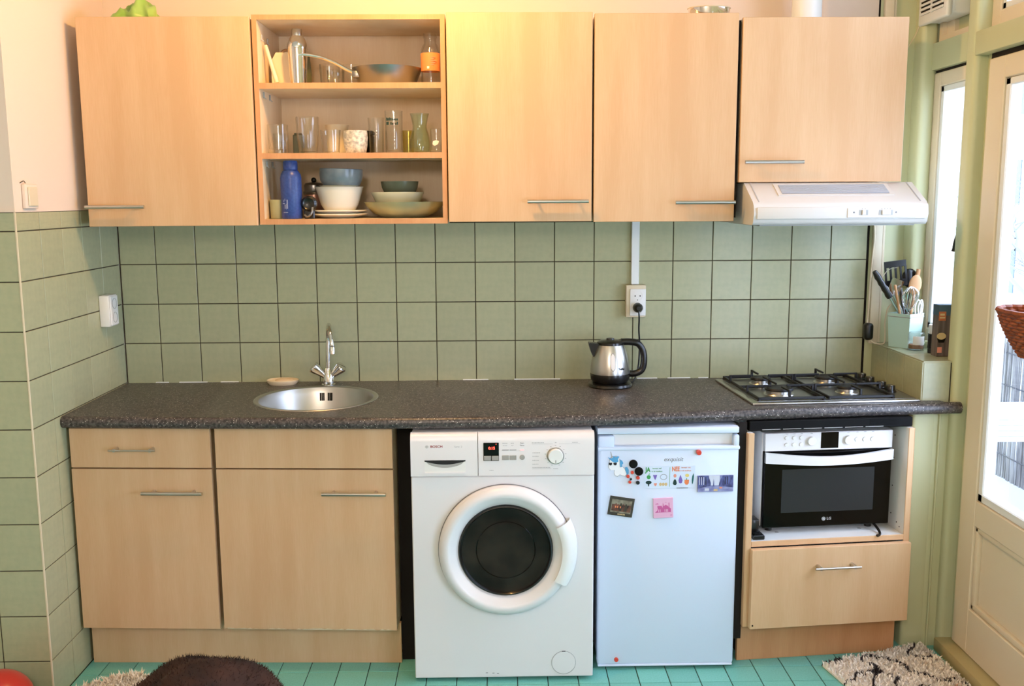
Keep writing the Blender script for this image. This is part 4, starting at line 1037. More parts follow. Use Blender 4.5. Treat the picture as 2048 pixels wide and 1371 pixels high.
for gx0, gx1, cx_ in ((.025, .262, .140), (.272, .508, .392)):
    q = MB(True); b = .0055
    for (a0, a1, b0, b1) in ((gx0, gx1, .022, .030), (gx0, gx1, .424, .432), (gx0, gx1, .236, .243), (gx0, gx0 + .008, .022, .432), (gx1 - .008, gx1, .022, .432)):
        q.rbox(a0, a1, b0, b1, .012, .022, .002, 1)
    for yc in (.140, .335):
        for (dx_, dy_) in ((1, 0), (-1, 0), (0, 1), (0, -1)):
            far = (gx1 - cx_ if dx_ > 0 else cx_ - gx0) if dx_ else (.1 if dy_ > 0 else .105)
            p0 = (cx_ + dx_ * far, yc + dy_ * far); p1 = (cx_ + dx_ * .028, yc + dy_ * .028)
            xa, xb = sorted((p0[0], p1[0])); ya_, yb_ = sorted((p0[1], p1[1]))
            q.rbox(xa - (.003 if dy_ else 0), xb + (.003 if dy_ else 0), ya_ - (.003 if dx_ else 0), yb_ + (.003 if dx_ else 0), .036, .043, .0015, 1)
            xo, yo = p0; q.rbox(xo - .004, xo + .004, yo - .004, yo + .004, .014, .043, .001, 1)
    for (fxx, fyy) in ((gx0 + .004, .026), (gx1 - .004, .026), (gx0 + .004, .428), (gx1 - .004, .428)): q.cyl((fxx, fyy, .0085), .006, .006, 8)
    q.build('pan_support', 'black_iron', t, smooth=30)
for y in (.135, .205, .300, .370):
    q = MB(True); q.lathe([(.021, .0095), (.0205, .014), (.0175, .016), (.0165, .031), (.0150, .033), (0, .033)], (.546, y, 0), 20); kn = q.build('knob', 'black_plastic', t); q = MB(True); q.box(.5445, .5475, y - .015, y - .002, .033, .0336); q.build('pointer', 'plastic_white', kn)
# ================================================================ KETTLE, SOCKETS, CABLES
KX, KY = 1.858, -.140
t = thing('kettle', 'small steel and black electric kettle plugged in on the countertop', 'kettle', (KX, KY, CZ1))
kettle = t
q = MB(); q.lathe([(0, 0), (.082, 0), (.084, .004), (.080, .012), (.066, .016), (0, .016)], (KX, KY, CZ1), 40); q.build('power_base', 'black_plastic', t)
z = CZ1 + .0165
q = MB(); q.lathe([(0, 0), (.064, 0), (.072, .010), (.0745, .026), (.0735, .034), (0, .034)], (KX, KY, z), 44); q.build('lower_shell', 'black_plastic', t)
q = MB(); q.lathe([(.0738, .034), (.0740, .040), (.0715, .065), (.0660, .095), (.0580, .122), (.0485, .143), (0, .143)], (KX, KY, z), 48); bd = q.build('body', 'steel', t)
q = MB(); q.lathe([(.0495, .141), (.0490, .150), (.040, .156), (.016, .159), (.014, .165), (0, .166)], (KX, KY, z), 36); q.build('lid', 'black_plastic', t)
q = MB()   # spout: wedge on the left
pts = [(-.040, .146), (-.080, .150), (-.082, .144), (-.074, .118), (-.0655, .098), (-.050, .100)]
q.prism([(KX + a, z + b) for a, b in pts], 'xz', KY - .020, KY + .020); q.build('spout', 'black_plastic', t)
q = MB(); hp = spline([(KX + .040, KY, z + .150), (KX + .075, KY, z + .150), (KX + .105, KY, z + .142), (KX + .124, KY, z + .112), (KX + .127, KY, z + .070), (KX + .118, KY, z + .042), (KX + .095, KY, z + .030), (KX + .070, KY, z + .030)], 6)
q.tube(hp, [.013] * 12 + [.0125] * (len(hp) - 12), 12); q.build('handle', 'black_plastic', t)
# water gauge on the front
q = MB(True); gp = []
for k in range(16):
    a = 2 * PI * k / 16; gp.append((.0075 * math.cos(a), .030 * math.sin(a) if abs(math.sin(a)) < .9 else .030 * math.sin(a)))
def on_body(a, h, lift):
    """point on the kettle's conical body at angle a (from -y) and height h"""
    r = .0738 - (.0738 - .0485) * max(0, (h - .034)) / .109 * (1 + .0) + .006 * math.sin(PI * (h - .034) / .109) + lift
    return (KX + r * math.sin(a), KY - r * math.cos(a), z + h)
def patch(nm, a0, a1, h0, h1, lift, m, par, rounded=True):
    vs = []; fs = []; N = 8
    for i in range(N + 1):
        h = h0 + (h1 - h0) * i / N; s = 1.0
        if rounded:
            u = abs(2 * i / N - 1); s = math.sqrt(max(0.05, 1 - max(0, (u - .55) / .45) ** 2))
        ac = (a0 + a1) / 2; hw = (a1 - a0) / 2 * s
        for j in range(5): vs.append(on_body(ac - hw + 2 * hw * j / 4, h, lift))
    for i in range(N):
        for j in range(4): fs.append((i * 5 + j, i * 5 + j + 1, (i + 1) * 5 + j + 1, (i + 1) * 5 + j))
    q = MB(); q.add(vs, fs); return q.build(nm, m, par)
gg = patch('water_gauge_frame', -.10, .18, .050, .118, .0012, 'plastic_grey', t); patch('water_gauge', -.07, .15, .054, .114, .0022, 'plastic_white', gg)
p0 = on_body(.50, .058, .0016); text('brand_lettering', 'Tefal', .0125, p0, 'print_black', bd, rz=.52, align='CENTER', bold=.0003, rx=PI / 2 - .2)
# socket on the back wall with its cable duct
SX, SZ = 1.968, 1.208
t = thing('double_socket', 'cream double wall socket on the back wall tiles above the kettle', 'socket', (SX, 0, SZ - .062))
q = MB(); q.rbox(SX - .038, SX + .038, -.034, -.0005, SZ - .062, SZ + .062, .004, 2); q.build('box', 'plastic_cream', t)
q = MB(); q.rbox(SX - .024, SX + .037, -.040, -.033, SZ - .055, SZ + .048, .003, 2); pl = q.build('cover_plate', 'plastic_white', t)
for zz in (SZ + .021, SZ - .023):
    q = MB(); q.lathe([(.0195, 0), (.0195, .0008), (.018, .0008), (.0175, -.003), (0, -.003)], (SX + .005, -.0402, zz), 28, '-y'); so = q.build('socket_well', 'plastic_white', pl)
    for dx_ in (-.0095, .0095): q = MB(); q.cyl((SX + .005 + dx_, -.0405, zz), .0025, .0008, 10, '-y'); q.build('pin_hole', 'black_matte', so)
    q = MB(); q.box(SX + .0035, SX + .0065, -.0412, -.040, zz - .018, zz - .013); q.build('earth_clip', 'dark_steel', so)
q = MB(); q.rbox(1.951, 1.981, -.016, -.0005, SZ + .0625, 1.517, .002, 1)
one(q, 'cable_duct', 'white_paint', 'white cable duct running up from the back wall socket', 'cable duct', (1.966, -.008, SZ + .0625))
t = kettle
q = MB(); q.lathe([(0, 0), (.0185, 0), (.0185, .018), (.014, .028), (.008, .034), (0, .034)], (SX + .005, -.042, SZ - .023), 24, '-y'); q.build('plug', 'black_plastic', t)
q = MB(); q.tube(spline([(SX + .005, -.070, SZ - .026), (SX + .008, -.068, SZ - .06), (SX + .010, -.05, 1.10), (SX + .016, -.035, 1.04), (SX + .014, -.032, .97), (SX + .006, -.04, .93), (SX - .012, -.075, .906), (SX - .035, -.10, .905)]), .0033, 8); q.build('cable', 'black_plastic', t)
# socket on the left wall
t = thing('double_socket', 'white double socket on the left tiled wall', 'socket', (0, -.178, 1.147))
q = MB(); q.rbox(.0005, .036, -.218, -.140, 1.148, 1.262, .004, 2); q.build('box', 'plastic_white', t)
q = MB(); q.rbox(.036, .041, -.212, -.146, 1.152, 1.258, .002, 1); pl = q.build('cover_plate', 'plastic_white', t)
for zz in (1.230, 1.180):
    q = MB(); q.lathe([(.0195, 0), (.0195, .0008), (.018, .0008), (.0175, -.003), (0, -.003)], (.0412, -.179, zz), 24, (1, 0, 0)); q.build('socket_well', 'plastic_grey', pl)
# light switch
t = thing('light_switch', 'cream square light switch on the left wall above the tiles', 'switch', (0, -.685, 1.578))
q = MB(); q.rbox(.0003, .012, -.722, -.640, 1.578, 1.652, .003, 2); q.build('plate', 'plaster', t); q = MB(); q.rbox(.0115, .017, -.708, -.652, 1.585, 1.643, .002, 1); q.build('rocker', 'plastic_cream', t)
q = MB(); q.tube(spline([(.001, -.728, 1.655), (.006, -.715, 1.661), (.004, -.70, 1.655)]), .0012, 6); q.build('wire_end', 'black_plastic', t)
# hood cord in the right corner
t = thing('hood_cord', 'white cord hanging in the right corner with a black inline connector', 'cord', (2.872, -.03, 1.03))
q = MB(); q.tube(spline([(2.872, -.030, 1.51), (2.876, -.032, 1.44), (2.872, -.03, 1.36), (2.869, -.028, 1.26), (2.867, -.028, 1.15), (2.866, -.028, 1.118)]), .0035, 8); q.build('cable', 'plastic_cream', t)
q = MB(); q.rbox(2.850, 2.884, -.055, -.018, 1.052, 1.118, .012, 3); q.build('connector', 'black_plastic', t)
q = MB(); q.tube(spline([(2.872, -.042, 1.055), (2.885, -.06, 1.0425), (2.915, -.075, 1.0435), (2.918, -.075, 1.08), (2.917, -.07, 1.12), (2.925, -.07, 1.175), (2.940, -.08, 1.20)]), .0028, 8); q.build('cable', 'plastic_cream', t)

# ================================================================ THINGS ON THE OPEN SHELVES
def vessel(nm, label, cat, x, y, zb, outer, m, wall=.0025, floor=.006, n=28, group=None):
    """open vessel: outer = [(r,h)...] from the base up; inner wall offset by wall"""
    inner = [(max(r - wall, .001), max(h, floor)) for r, h in outer[::-1]]
    inner[0] = (outer[-1][0] - wall, outer[-1][1])
    pr = [(0, 0)] + list(outer) + inner + [(0, floor)]
    q = MB(); q.lathe(pr, (x, y, zb + .0004), n); return one(q, nm, m, label, cat, (x, y, zb), group, smooth=40)
e = .0003
# --- top shelf
q = MB(); q.tube([(.690, -.295, SH3 + .006), (.652, -.275, SH3 + .132)], [.0075, .0062], 12); one(q, 'pestle', 'ceramic_cream', 'thin cream rod leaning at the left of the top shelf', 'pestle', (.69, -.295, SH3))
t = thing('cutting_board', 'cream board standing upright behind the rod on the top shelf', 'board', (.690, -.205, SH3))
q = MB(); pb = [(.655, SH3 + e), (.738, SH3 + e), (.738, SH3 + .10), (.725, SH3 + .118), (.672, SH3 + .118), (.659, SH3 + .095), (.655, SH3 + .07)]; q.prism(pb, 'xz', -.215, -.200); q.build('board', 'ceramic_cream', t)
t = thing('jug', 'dark handled jug half hidden behind the cocktail shaker', 'jug', (.722, -.085, SH3))
q = MB(); q.lathe([(0, 0), (.036, 0), (.040, .06), (.034, .13), (.032, .13), (.036, .06), (.033, .005), (0, .005)], (.732, -.09, SH3 + e), 24); q.build('body', 'ceramic_dkgreen', t); q = MB(); q.tube(spline([(.705, -.1, SH3 + .125), (.688, -.1, SH3 + .142), (.670, -.1, SH3 + .135), (.666, -.1, SH3 + .11), (.690, -.1, SH3 + .07)]), .005, 8); q.build('handle', 'wood_light', t)
t = thing('cocktail_shaker', 'tall polished steel cocktail shaker on the top shelf', 'shaker', (.756, -.255, SH3))
q = MB(); q.lathe([(0, 0), (.0275, 0), (.030, .05), (.034, .118), (.0345, .124), (0, .124)], (.756, -.255, SH3 + e), 32); q.build('cup', 'chrome', t)
q = MB(); q.lathe([(.0348, .122), (.0348, .128), (.033, .140), (.026, .158), (.0185, .166), (0, .166)], (.756, -.255, SH3 + e), 32); q.build('strainer_top', 'chrome', t); q = MB(); q.lathe([(.0178, .166), (.0178, .186), (.016, .189), (0, .189)], (.756, -.255, SH3 + e), 24); q.build('cap', 'steel', t)
tum = [(.030, 0), (.033, .004), (.037, .088)]
vessel('tumbler', 'low clear tumbler behind the pan handle, nearer the shaker', 'glass', .842, -.12, SH3, tum, 'glass', group=None)
vessel('tumbler', 'low clear tumbler behind the pan handle, nearer the pan', 'glass', .918, -.10, SH3, tum, 'glass')
vessel('tumbler', 'low clear tumbler in front of the other two, under the pan handle', 'glass', .874, -.19, SH3, [(.024, 0), (.027, .004), (.031, .058)], 'glass')
t = thing('frying_pan', 'shiny steel frying pan with curved handle on the top shelf', 'pan', (1.055, -.190, SH3))
q = MB(); q.lathe([(0, 0), (.090, 0), (.099, .005), (.113, .040), (.1225, .064), (.1205, .0645), (.110, .041), (.096, .007), (0, .005)], (1.055, -.190, SH3 + e), 48); q.build('bowl', 'dark_steel', t)
hp = spline([(.950, -.235, SH3 + .044), (.918, -.245, SH3 + .058), (.880, -.255, SH3 + .078), (.835, -.268, SH3 + .094), (.790, -.280, SH3 + .101), (.765, -.287, SH3 + .100)], 5)
q = MB(); q.tube(hp, [.0065 - .002 * k / len(hp) for k in range(len(hp))], 10); q.xf(Matrix.Identity(4)); q.build('handle', 'chrome', t)
q = MB(); q.rbox(.940, .966, -.252, -.222, SH3 + .028, SH3 + .052, .004, 2); q.build('bracket', 'dark_steel', t)
t = thing('glass_bottle', 'clear glass bottle with an orange label at the right of the top shelf', 'bottle', (1.209, -.205, SH3))
prb = [(0, 0), (.030, 0), (.033, .006), (.033, .122), (.027, .138), (.0215, .146), (.0215, .164), (.024, .166), (.024, .180), (.022, .181), (.0185, .164), (.0185, .146), (.030, .12), (.030, .008), (0, .006)]
q = MB(); q.lathe(prb, (1.209, -.205, SH3 + e), 32); q.build('glass', 'glass', t)
q = MB(); q.lathe([(.0334, .052), (.0338, .053), (.0338, .112), (.0334, .113)], (1.209, -.205, SH3 + e), 32); lb = q.build('label', 'orange_label', t, label='orange paper label')
q = MB(); q.box(1.199, 1.207, -.2395, -.2375, SH3 + .059, SH3 + .067); q.build('label_mark', 'plastic_white', lb)
for k in range(5): q = MB(); q.box(1.212, 1.212 + .012 + .004 * (k % 3), -.2392, -.2365, SH3 + .072 + k * .006, SH3 + .074 + k * .006); q.build('label_line', 'print_salmon', lb)
# --- middle shelf
vessel('slim_glass', 'faint thin clear glass at the far left of the middle shelf', 'glass', .6645, -.175, SH2, [(.018, 0), (.021, .004), (.023, .075)], 'glass')
t = thing('cut_tumbler', 'cut crystal tumbler at the left front of the middle shelf', 'glass', (.683, -.285, SH2))
q = MB(); q.lathe([(0, 0), (.031, 0), (.034, .003), (.036, .098), (.0335, .098), (.031, .016), (0, .014)], (.683, -.285, SH2 + e), 32); q.build('bowl', 'glass', t)
for k in range(7):
    a = -1.2 + k * .4; cx_, cy_ = .683 + .0345 * math.sin(a), -.285 - .0345 * math.cos(a); q = MB(); q.tube([(cx_, cy_, SH2 + .012), (.683 + .0357 * math.sin(a + (.5 if k % 2 else -.5)), -.285 - .0357 * math.cos(a + (.5 if k % 2 else -.5)), SH2 + .055)], .0012, 6); q.build('cut_line', 'glass', t)
q = MB(); q.rbox(.700, .735, -.120, -.085, SH2 + e, SH2 + .076, .003, 1); q.rbox(.704, .731, -.116, -.089, SH2 + .076, SH2 + .082, .002, 1); one(q, 'storage_tin', 'ceramic_dkgreen', 'small dark green tin behind the tumblers on the middle shelf', 'tin', (.717, -.10, SH2))
t = thing('ribbed_glass', 'tall ribbed clear tumbler on the middle shelf', 'glass', (.778, -.24, SH2))
q = MB(); N = 40; vs = []; fs = []
for (r, h, rib) in ((.030, 0, 0), (.030, .003, 1), (.037, .06, 1), (.039, .124, 1), (.0385, .128, 0), (.0365, .128, 0), (.035, .06, 0), (.028, .010, 0)):
    for i in range(N): a = 2 * PI * i / N; rr = r + (.0012 if (rib and i % 2) else 0); vs.append((.778 + rr * math.cos(a), -.24 + rr * math.sin(a), SH2 + e + h))
for k in range(7):
    for i in range(N): j = (i + 1) % N; fs.append((k * N + i, k * N + j, (k + 1) * N + j, (k + 1) * N + i))
fs.append(tuple(range(N))[::-1]); fs.append(tuple(7 * N + i for i in range(N))); q.add(vs, fs); q.build('bowl', 'glass', t, smooth=20)
vessel('small_glass', 'short straight clear glass in front of the cream cup', 'glass', .863, -.275, SH2, [(.027, 0), (.030, .003), (.035, .080)], 'glass')
vessel('cup', 'cream cup behind the short glass on the middle shelf', 'cup', .866, -.150, SH2, [(.030, 0), (.036, .006), (.041, .100), (.0425, .106)], 'ceramic_cream', .004)
vessel('cup', 'speckled pale cup in front on the middle shelf', 'cup', .948, -.265, SH2, [(.033, 0), (.036, .003), (.041, .03), (.0425, .055), (.041, .078)], 'terrazzo', .004)
q = MB(); q.rbox(.895, .990, -.130, -.075, SH2 + e, SH2 + .074, .004, 1); q.rbox(.893, .992, -.132, -.073, SH2 + .074, SH2 + .088, .003, 1); one(q, 'storage_box', 'black_matte', 'dark lidded box hidden behind the speckled cup', 'box', (.94, -.10, SH2))
vessel('tall_glass', 'tall plain clear glass right of the speckled cup', 'glass', 1.014, -.215, SH2, [(.023, 0), (.025, .003), (.0285, .126)], 'glass')
t = thing('beer_glass', 'tall straight glass with printed lettering on the middle shelf', 'glass', (1.080, -.245, SH2))
q = MB(); q.lathe([(0, 0), (.029, 0), (.030, .004), (.0315, .146), (.029, .146), (.0272, .012), (0, .010)], (1.080, -.245, SH2 + e), 32); q.build('bowl', 'glass', t)
q = MB(); rr = random.Random(5)
for k in range(9):
    a = -.75 + k * .18
    for zz in (.098, .112):
        if rr.random() < .8: q.rbox(1.080 + .0313 * math.sin(a) - .0022, 1.080 + .0313 * math.sin(a) + .0022, -.245 - .0322 * math.cos(a), -.245 - .0310 * math.cos(a), SH2 + zz, SH2 + zz + rr.uniform(.006, .011), .0004, 1)
q.build('printed_mark', 'print_dkgreen', t)
vessel('small_glass', 'small yellowish glass tucked behind the green carafe', 'glass', 1.122, -.16, SH2, [(.017, 0), (.020, .003), (.022, .085)], 'glass_yellow')
t = thing('carafe', 'waisted green-tinted glass carafe on the middle shelf', 'carafe', (1.170, -.245, SH2))
q = MB(); q.lathe([(0, 0), (.034, 0), (.037, .004), (.038, .030), (.034, .058), (.0255, .084), (.0245, .096), (.030, .124), (.0335, .137), (.0315, .137), (.0222, .096), (.0232, .084), (.0315, .056), (.035, .030), (.033, .008), (0, .007)], (1.170, -.245, SH2 + e), 36); q.build('bowl', 'glass_green', t)
t = thing('printed_glass', 'small clear glass with a white print at the right end of the middle shelf', 'glass', (1.229, -.275, SH2))
q = MB(); q.lathe([(0, 0), (.019, 0), (.020, .003), (.021, .083), (.019, .083), (.0175, .010), (0, .009)], (1.229, -.275, SH2 + e), 28); q.build('bowl', 'glass', t)
q = MB(); q.prism([(1.217, SH2 + .030), (1.224, SH2 + .024), (1.236, SH2 + .030), (1.240, SH2 + .040), (1.230, SH2 + .044), (1.219, SH2 + .040)], 'xz', -.2972, -.2955); q.build('white_print', 'plastic_white', t)
# --- lower shelf
vessel('cup', 'olive tapered cup at the left of the lower shelf', 'cup', .671, -.275, SH1, [(.023, 0), (.025, .002), (.0285, .066)], 'ceramic_olive', .003)
t = thing('drinking_bottle', 'blue insulated drinking bottle on the lower shelf', 'bottle', (.724, -.295, SH1))
q = MB(); q.lathe([(0, 0), (.034, 0), (.036, .003), (.0362, .140), (.034, .152), (.027, .164), (.0225, .168), (0, .168)], (.724, -.295, SH1 + e), 36); bd = q.build('body', 'blue_bottle', t)
q = MB(); q.lathe([(.0245, .168), (.0250, .170), (.0245, .194), (.022, .199), (0, .200)], (.724, -.295, SH1 + e), 32); q.build('cap', 'blue_bottle', t)
def bottle_mark(nm, a, z0, z1, wd):
    q = MB(); q.rbox(.724 + .0362 * math.sin(a) - wd / 2, .724 + .0362 * math.sin(a) + wd / 2, -.295 - .0372 * math.cos(a), -.295 - .0355 * math.cos(a), SH1 + z0, SH1 + z1, .0003, 1); q.build(nm, 'print_bluewhite', bd)
for a, z0, z1, wd in ((-.55, .052, .054, .010), (-.50, .034, .050, .0012), (-.42, .036, .049, .0012), (-.34, .033, .052, .0012), (-.60, .058, .066, .0012), (-.46, .062, .070, .0012), (-.25, .035, .066, .0020), (-.18, .035, .066, .0012), (-.58, .0215, .0235, .005), (-.40, .0215, .0235, .005), (-.24, .0215, .0235, .005)): bottle_mark('printed_mark', a, z0, z1, wd)
t = thing('metal_pot', 'metal pot with dark lid and handle behind the blue bottle', 'pot', (.764, -.085, SH1))
q = MB(); q.lathe([(0, 0), (.036, 0), (.038, .004), (.036, .085), (0, .085)], (.764, -.085, SH1 + e), 28); q.build('body', 'copper_pink', t); q = MB(); q.lathe([(.038, .084), (.040, .092), (.036, .098), (.036, .118), (.030, .126), (0, .130)], (.764, -.085, SH1 + e), 28); q.build('lid', 'dark_steel', t); q = MB(); q.sphere((.764, -.085, SH1 + .137), .010, 12); q.build('knob', 'black_plastic', t)
q = MB(); q.tube(spline([(.794, -.085, SH1 + .10), (.816, -.085, SH1 + .128), (.832, -.085, SH1 + .122), (.834, -.085, SH1 + .08), (.828, -.085, SH1 + .05)]), .007, 8); q.build('handle', 'black_plastic', t)
t = thing('round_gadget', 'round black kitchen gadget between the blue bottle and the bowls', 'gadget', (.786, -.305, SH1))
q = MB(); q.lathe([(0, 0), (.024, 0), (.027, .004), (.027, .020), (.020, .026), (.014, .022), (0, .022)], (.786, -.290, SH1 + .052), 28, '-y'); q.build('drum', 'black_plastic', t); q = MB(); q.tube(spline([(.80, -.318, SH1 + .04), (.797, -.322, SH1 + .02), (.783, -.322, SH1 + .008), (.772, -.318, SH1 + .014)]), .004, 8); q.build('clip', 'dark_steel', t); q = MB(); q.rbox(.768, .804, -.310, -.298, SH1 + e, SH1 + .03, .003, 1); q.build('foot', 'black_plastic', t)
PX, PY = .874, -.215
def plate(label, zz, r, m='ceramic_white', deep=.014, cat='plate', nm='plate'):
    q = MB(); q.lathe([(0, 0), (r * .55, 0), (r * .62, .003), (r * .97, deep), (r, deep + .002), (r * .985, deep + .0045), (r * .6, .006), (0, .0045)], (PX, PY, zz + e), 44); return one(q, nm, m, label, cat, (PX, PY, zz))
plate('white plate at the very bottom of the bowl stack', SH1, .104, deep=.012)
plate('white plate just under the white bowl in the stack', SH1 + .0125, .104, deep=.012)
vessel('bowl', 'large white bowl on the two stacked plates', 'bowl', PX + .004, PY, SH1 + .022, [(.046, 0), (.052, .002), (.066, .025), (.080, .072), (.085, .087), (.0865, .088)], 'ceramic_white', .004, n=44)
vessel('bowl', 'white inner bowl peeking between the white and blue-grey bowls', 'bowl', PX + .004, PY, SH1 + .072, [(.040, 0), (.045, .002), (.060, .030), (.072, .043)], 'ceramic_offgreen', .004, n=44)
t = thing('bowl', 'blue-grey ribbed bowl on top of the white bowl stack', 'bowl', (PX + .010, PY, SH1 + .100))
q = MB(); N = 48; vs = []; fs = []
for (r, h, rib) in ((.045, 0, 0), (.060, .006, 1), (.0715, .026, 1), (.0745, .048, 1), (.0755, .066, 0), (.0735, .068, 0), (.0705, .048, 0), (.058, .014, 0)):
    for i in range(N): a = 2 * PI * i / N; rr = r + (.0016 if (rib and i % 2) else 0); vs.append((PX + .010 + rr * math.cos(a), PY + rr * math.sin(a), SH1 + .105 + h))
for k in range(7):
    for i in range(N): j = (i + 1) % N; fs.append((k * N + i, k * N + j, (k + 1) * N + j, (k + 1) * N + i))
fs.append(tuple(range(N))[::-1]); fs.append(tuple(7 * N + i for i in range(N))); q.add(vs, fs); q.build('bowl_wall', 'ceramic_bluegrey', t, smooth=25)
t.rotation_euler = (0, 0.035, 0)
DXc, DYc = 1.107, -.195
vessel('dish', 'wide olive green dish at the right of the lower shelf', 'dish', DXc, DYc, SH1, [(.070, 0), (.080, .003), (.110, .016), (.136, .040), (.1425, .054), (.1435, .056)], 'ceramic_olive', .005, n=52)
vessel('dish', 'pale shallow dish sitting in the olive dish', 'dish', DXc - .024, DYc, SH1 + .050, [(.072, 0), (.078, .002), (.088, .024), (.094, .036), (.0945, .040)], 'ceramic_offgreen', .004, n=44)
vessel('bowl', 'dark green bowl on top of the pale and olive dishes', 'bowl', DXc - .016, DYc, SH1 + .084, [(.045, 0), (.055, .003), (.064, .022), (.0675, .044)], 'ceramic_dkgreen', .004, n=44)

# ================================================================ ON TOP OF THE CABINETS
t = thing('plastic_bag', 'crumpled green plastic bag on top of the left wall cabinet', 'bag', (.215, -.22, 2.202))
q = MB(); NX, NY = 34, 22; rr = random.Random(11); vs = []; fs = []
ph = [rr.uniform(0, 6.28) for _ in range(8)]
for i in range(NX + 1):
    for j in range(NY + 1):
        u = i / NX; v = j / NY; env = math.sin(PI * min(max(u, 0), 1)) ** .35 * math.sin(PI * v) ** .6
        h = (.036 + .062 * u ** 1.5 + .010 * math.sin(u * 17 + ph[0]) + .008 * math.sin(v * 15 + u * 9 + ph[1]) + .005 * math.sin(u * 41 + v * 23 + ph[2])) * env
        vs.append((.145 + .135 * u + .006 * math.sin(v * 11 + ph[3]), -.325 + .14 * v + .008 * math.sin(u * 13 + ph[4]), 2.2025 + max(0, h) + rr.uniform(0, .003) * env))
for i in range(NX):
    for j in range(NY): a = i * (NY + 1) + j; fs.append((a, a + NY + 1, a + NY + 2, a + 1))
q.add(vs, fs); bo = q.build('film', 'bag_green', t, smooth=70)
md = bo.modifiers.new('thickness', 'SOLIDIFY'); md.thickness = .0012
t = thing('glass_dish', 'low clear glass oven dish on top of a wall cabinet', 'dish', (2.172, -.22, 2.209))
q = MB(); q.lathe([(0, 0), (.92, 0), (1.0, .5), (1.04, 1.0), (1.0, 1.0), (.95, .5), (.88, .15), (0, .12)], (0, 0, 0), 44)
q.xf(Matrix.Translation((2.176, -.245, 2.2095)) @ Matrix.Diagonal((.070, .050, .034, 1))); q.build('dish', 'chrome', t); q = MB(); q.lathe([(1.03, .96), (1.07, 1.0), (1.03, 1.08), (1.0, 1.0)], (0, 0, 0), 44); q.xf(Matrix.Translation((2.176, -.245, 2.2095)) @ Matrix.Diagonal((.070, .050, .034, 1))); q.build('rim', 'plastic_cream', t)
q = MB(); q.cyl((2.552, -.13, 2.196), .052, CEIL - 2.196, 36); one(q, 'flue_pipe', 'white_paint', 'white flue pipe rising from the cabinet above the hood', 'pipe', (2.552, -.13, 2.196), smooth=60)
t = thing('extractor_fan', 'white louvred extractor fan high above the narrow window', 'fan', (3.04, -.165, 2.225))
q = MB(); q.rbox(3.012, 3.088, -.262, -.050, 2.222, 2.440, .012, 3); q.build('housing', 'plastic_white', t); q = MB(); q.rbox(2.992, 3.012, -.270, -.042, 2.214, 2.448, .008, 3); fr = q.build('front_cover', 'plastic_white', t)
q = MB(); q.box(2.9905, 2.9925, -.245, -.068, 2.248, 2.42); q.build('louvre_bed', 'dark_gap', fr)
for k in range(11): q = MB(); q.rbox(2.9865, 2.9915, -.247, -.066, 2.248 + k * .0158, 2.2565 + k * .0158, .001, 1); q.build('slat', 'plastic_white', fr)
q = MB(); q.box(2.986, 2.992, -.160, -.154, 2.246, 2.424); q.build('louvre_rib', 'plastic_white', fr)
q = MB(); q.tube(spline([(3.0, -.045, 2.235), (2.992, -.03, 2.19), (2.955, -.015, 2.12), (2.92, -.012, 2.05)]), .0018, 6); q.build('pull_cord', 'plastic_cream', t)

# ================================================================ LEDGE BY THE WINDOW
LZ = 1.0388
t = thing('utensil_pot', 'square mint green utensil pot on the tiled ledge', 'pot', (2.972, -.125, LZ), .62)
q = MB(True); a, b, h = .040, .046, .128
def frus(q, a0, a1, z0, z1): q.add([(s * a0, r * a0, z0) for s, r in ((-1, -1), (1, -1), (1, 1), (-1, 1))] + [(s * a1, r * a1, z1) for s, r in ((-1, -1), (1, -1), (1, 1), (-1, 1))], [(0, 1, 5, 4), (1, 2, 6, 5), (2, 3, 7, 6), (3, 0, 4, 7)])
frus(q, a, b, 0, h); frus(q, a - .004, b - .004, .006, h)
q.add([(s * a, r * a, 0) for s, r in ((-1, -1), (1, -1), (1, 1), (-1, 1))], [(3, 2, 1, 0)]); q.add([(s * (a - .004), r * (a - .004), .006) for s, r in ((-1, -1), (1, -1), (1, 1), (-1, 1))], [(0, 1, 2, 3)])
o0 = [(s * b, r * b, h) for s, r in ((-1, -1), (1, -1), (1, 1), (-1, 1))]; i0 = [(s * (b - .004), r * (b - .004), h) for s, r in ((-1, -1), (1, -1), (1, 1), (-1, 1))]
q.add(o0 + i0, [(0, 1, 5, 4), (1, 2, 6, 5), (2, 3, 7, 6), (3, 0, 4, 7)]); q.build('wall', 'mint', t, smooth=0); q = MB(True); frus(q, b + .0005, b + .001, h - .014, h - .011); q.build('rim_line', 'plastic_grey', t, smooth=0)
PB = Vector((2.972, -.125, LZ + .012))
t = thing('tongs', 'steel tongs with black ribbed grips leaning far left in the pot', 'tongs', tuple(PB))
A = Vector((2.945, -.125, LZ + .13)); D = Vector((2.845, -.125, LZ + .285))
q = MB(); q.tube([(2.972, -.12, LZ + .02), A, A.lerp(D, .38)], .005, 8); q.build('arm', 'steel', t); q = MB(); q.tube([(2.980, -.135, LZ + .02), A + Vector((.010, -.01, 0)), A.lerp(D, .40) + Vector((.012, -.012, .004))], .005, 8); q.build('arm', 'steel', t)
gp = [A.lerp(D, .36 + .64 * k / 9) for k in range(10)]; q = MB(); q.tube(gp, [.011 + (.002 if k % 2 else 0) for k in range(9)] + [.008], 12); q.build('grip', 'black_plastic', t)
q = MB(); q.tube(spline([D + Vector((.03, -.006, -.02)), D + Vector((.05, -.006, .005)), D + Vector((.085, -.006, .015))]), .0012, 6); q.build('ring', 'steel', t)
t = thing('slotted_spatula', 'black slotted spatula standing in the utensil pot', 'spatula', tuple(PB))
q = MB(); q.tube([(2.985, -.115, LZ + .02), (2.955, -.100, LZ + .235)], .0055, 8); q.build('stem', 'black_plastic', t)
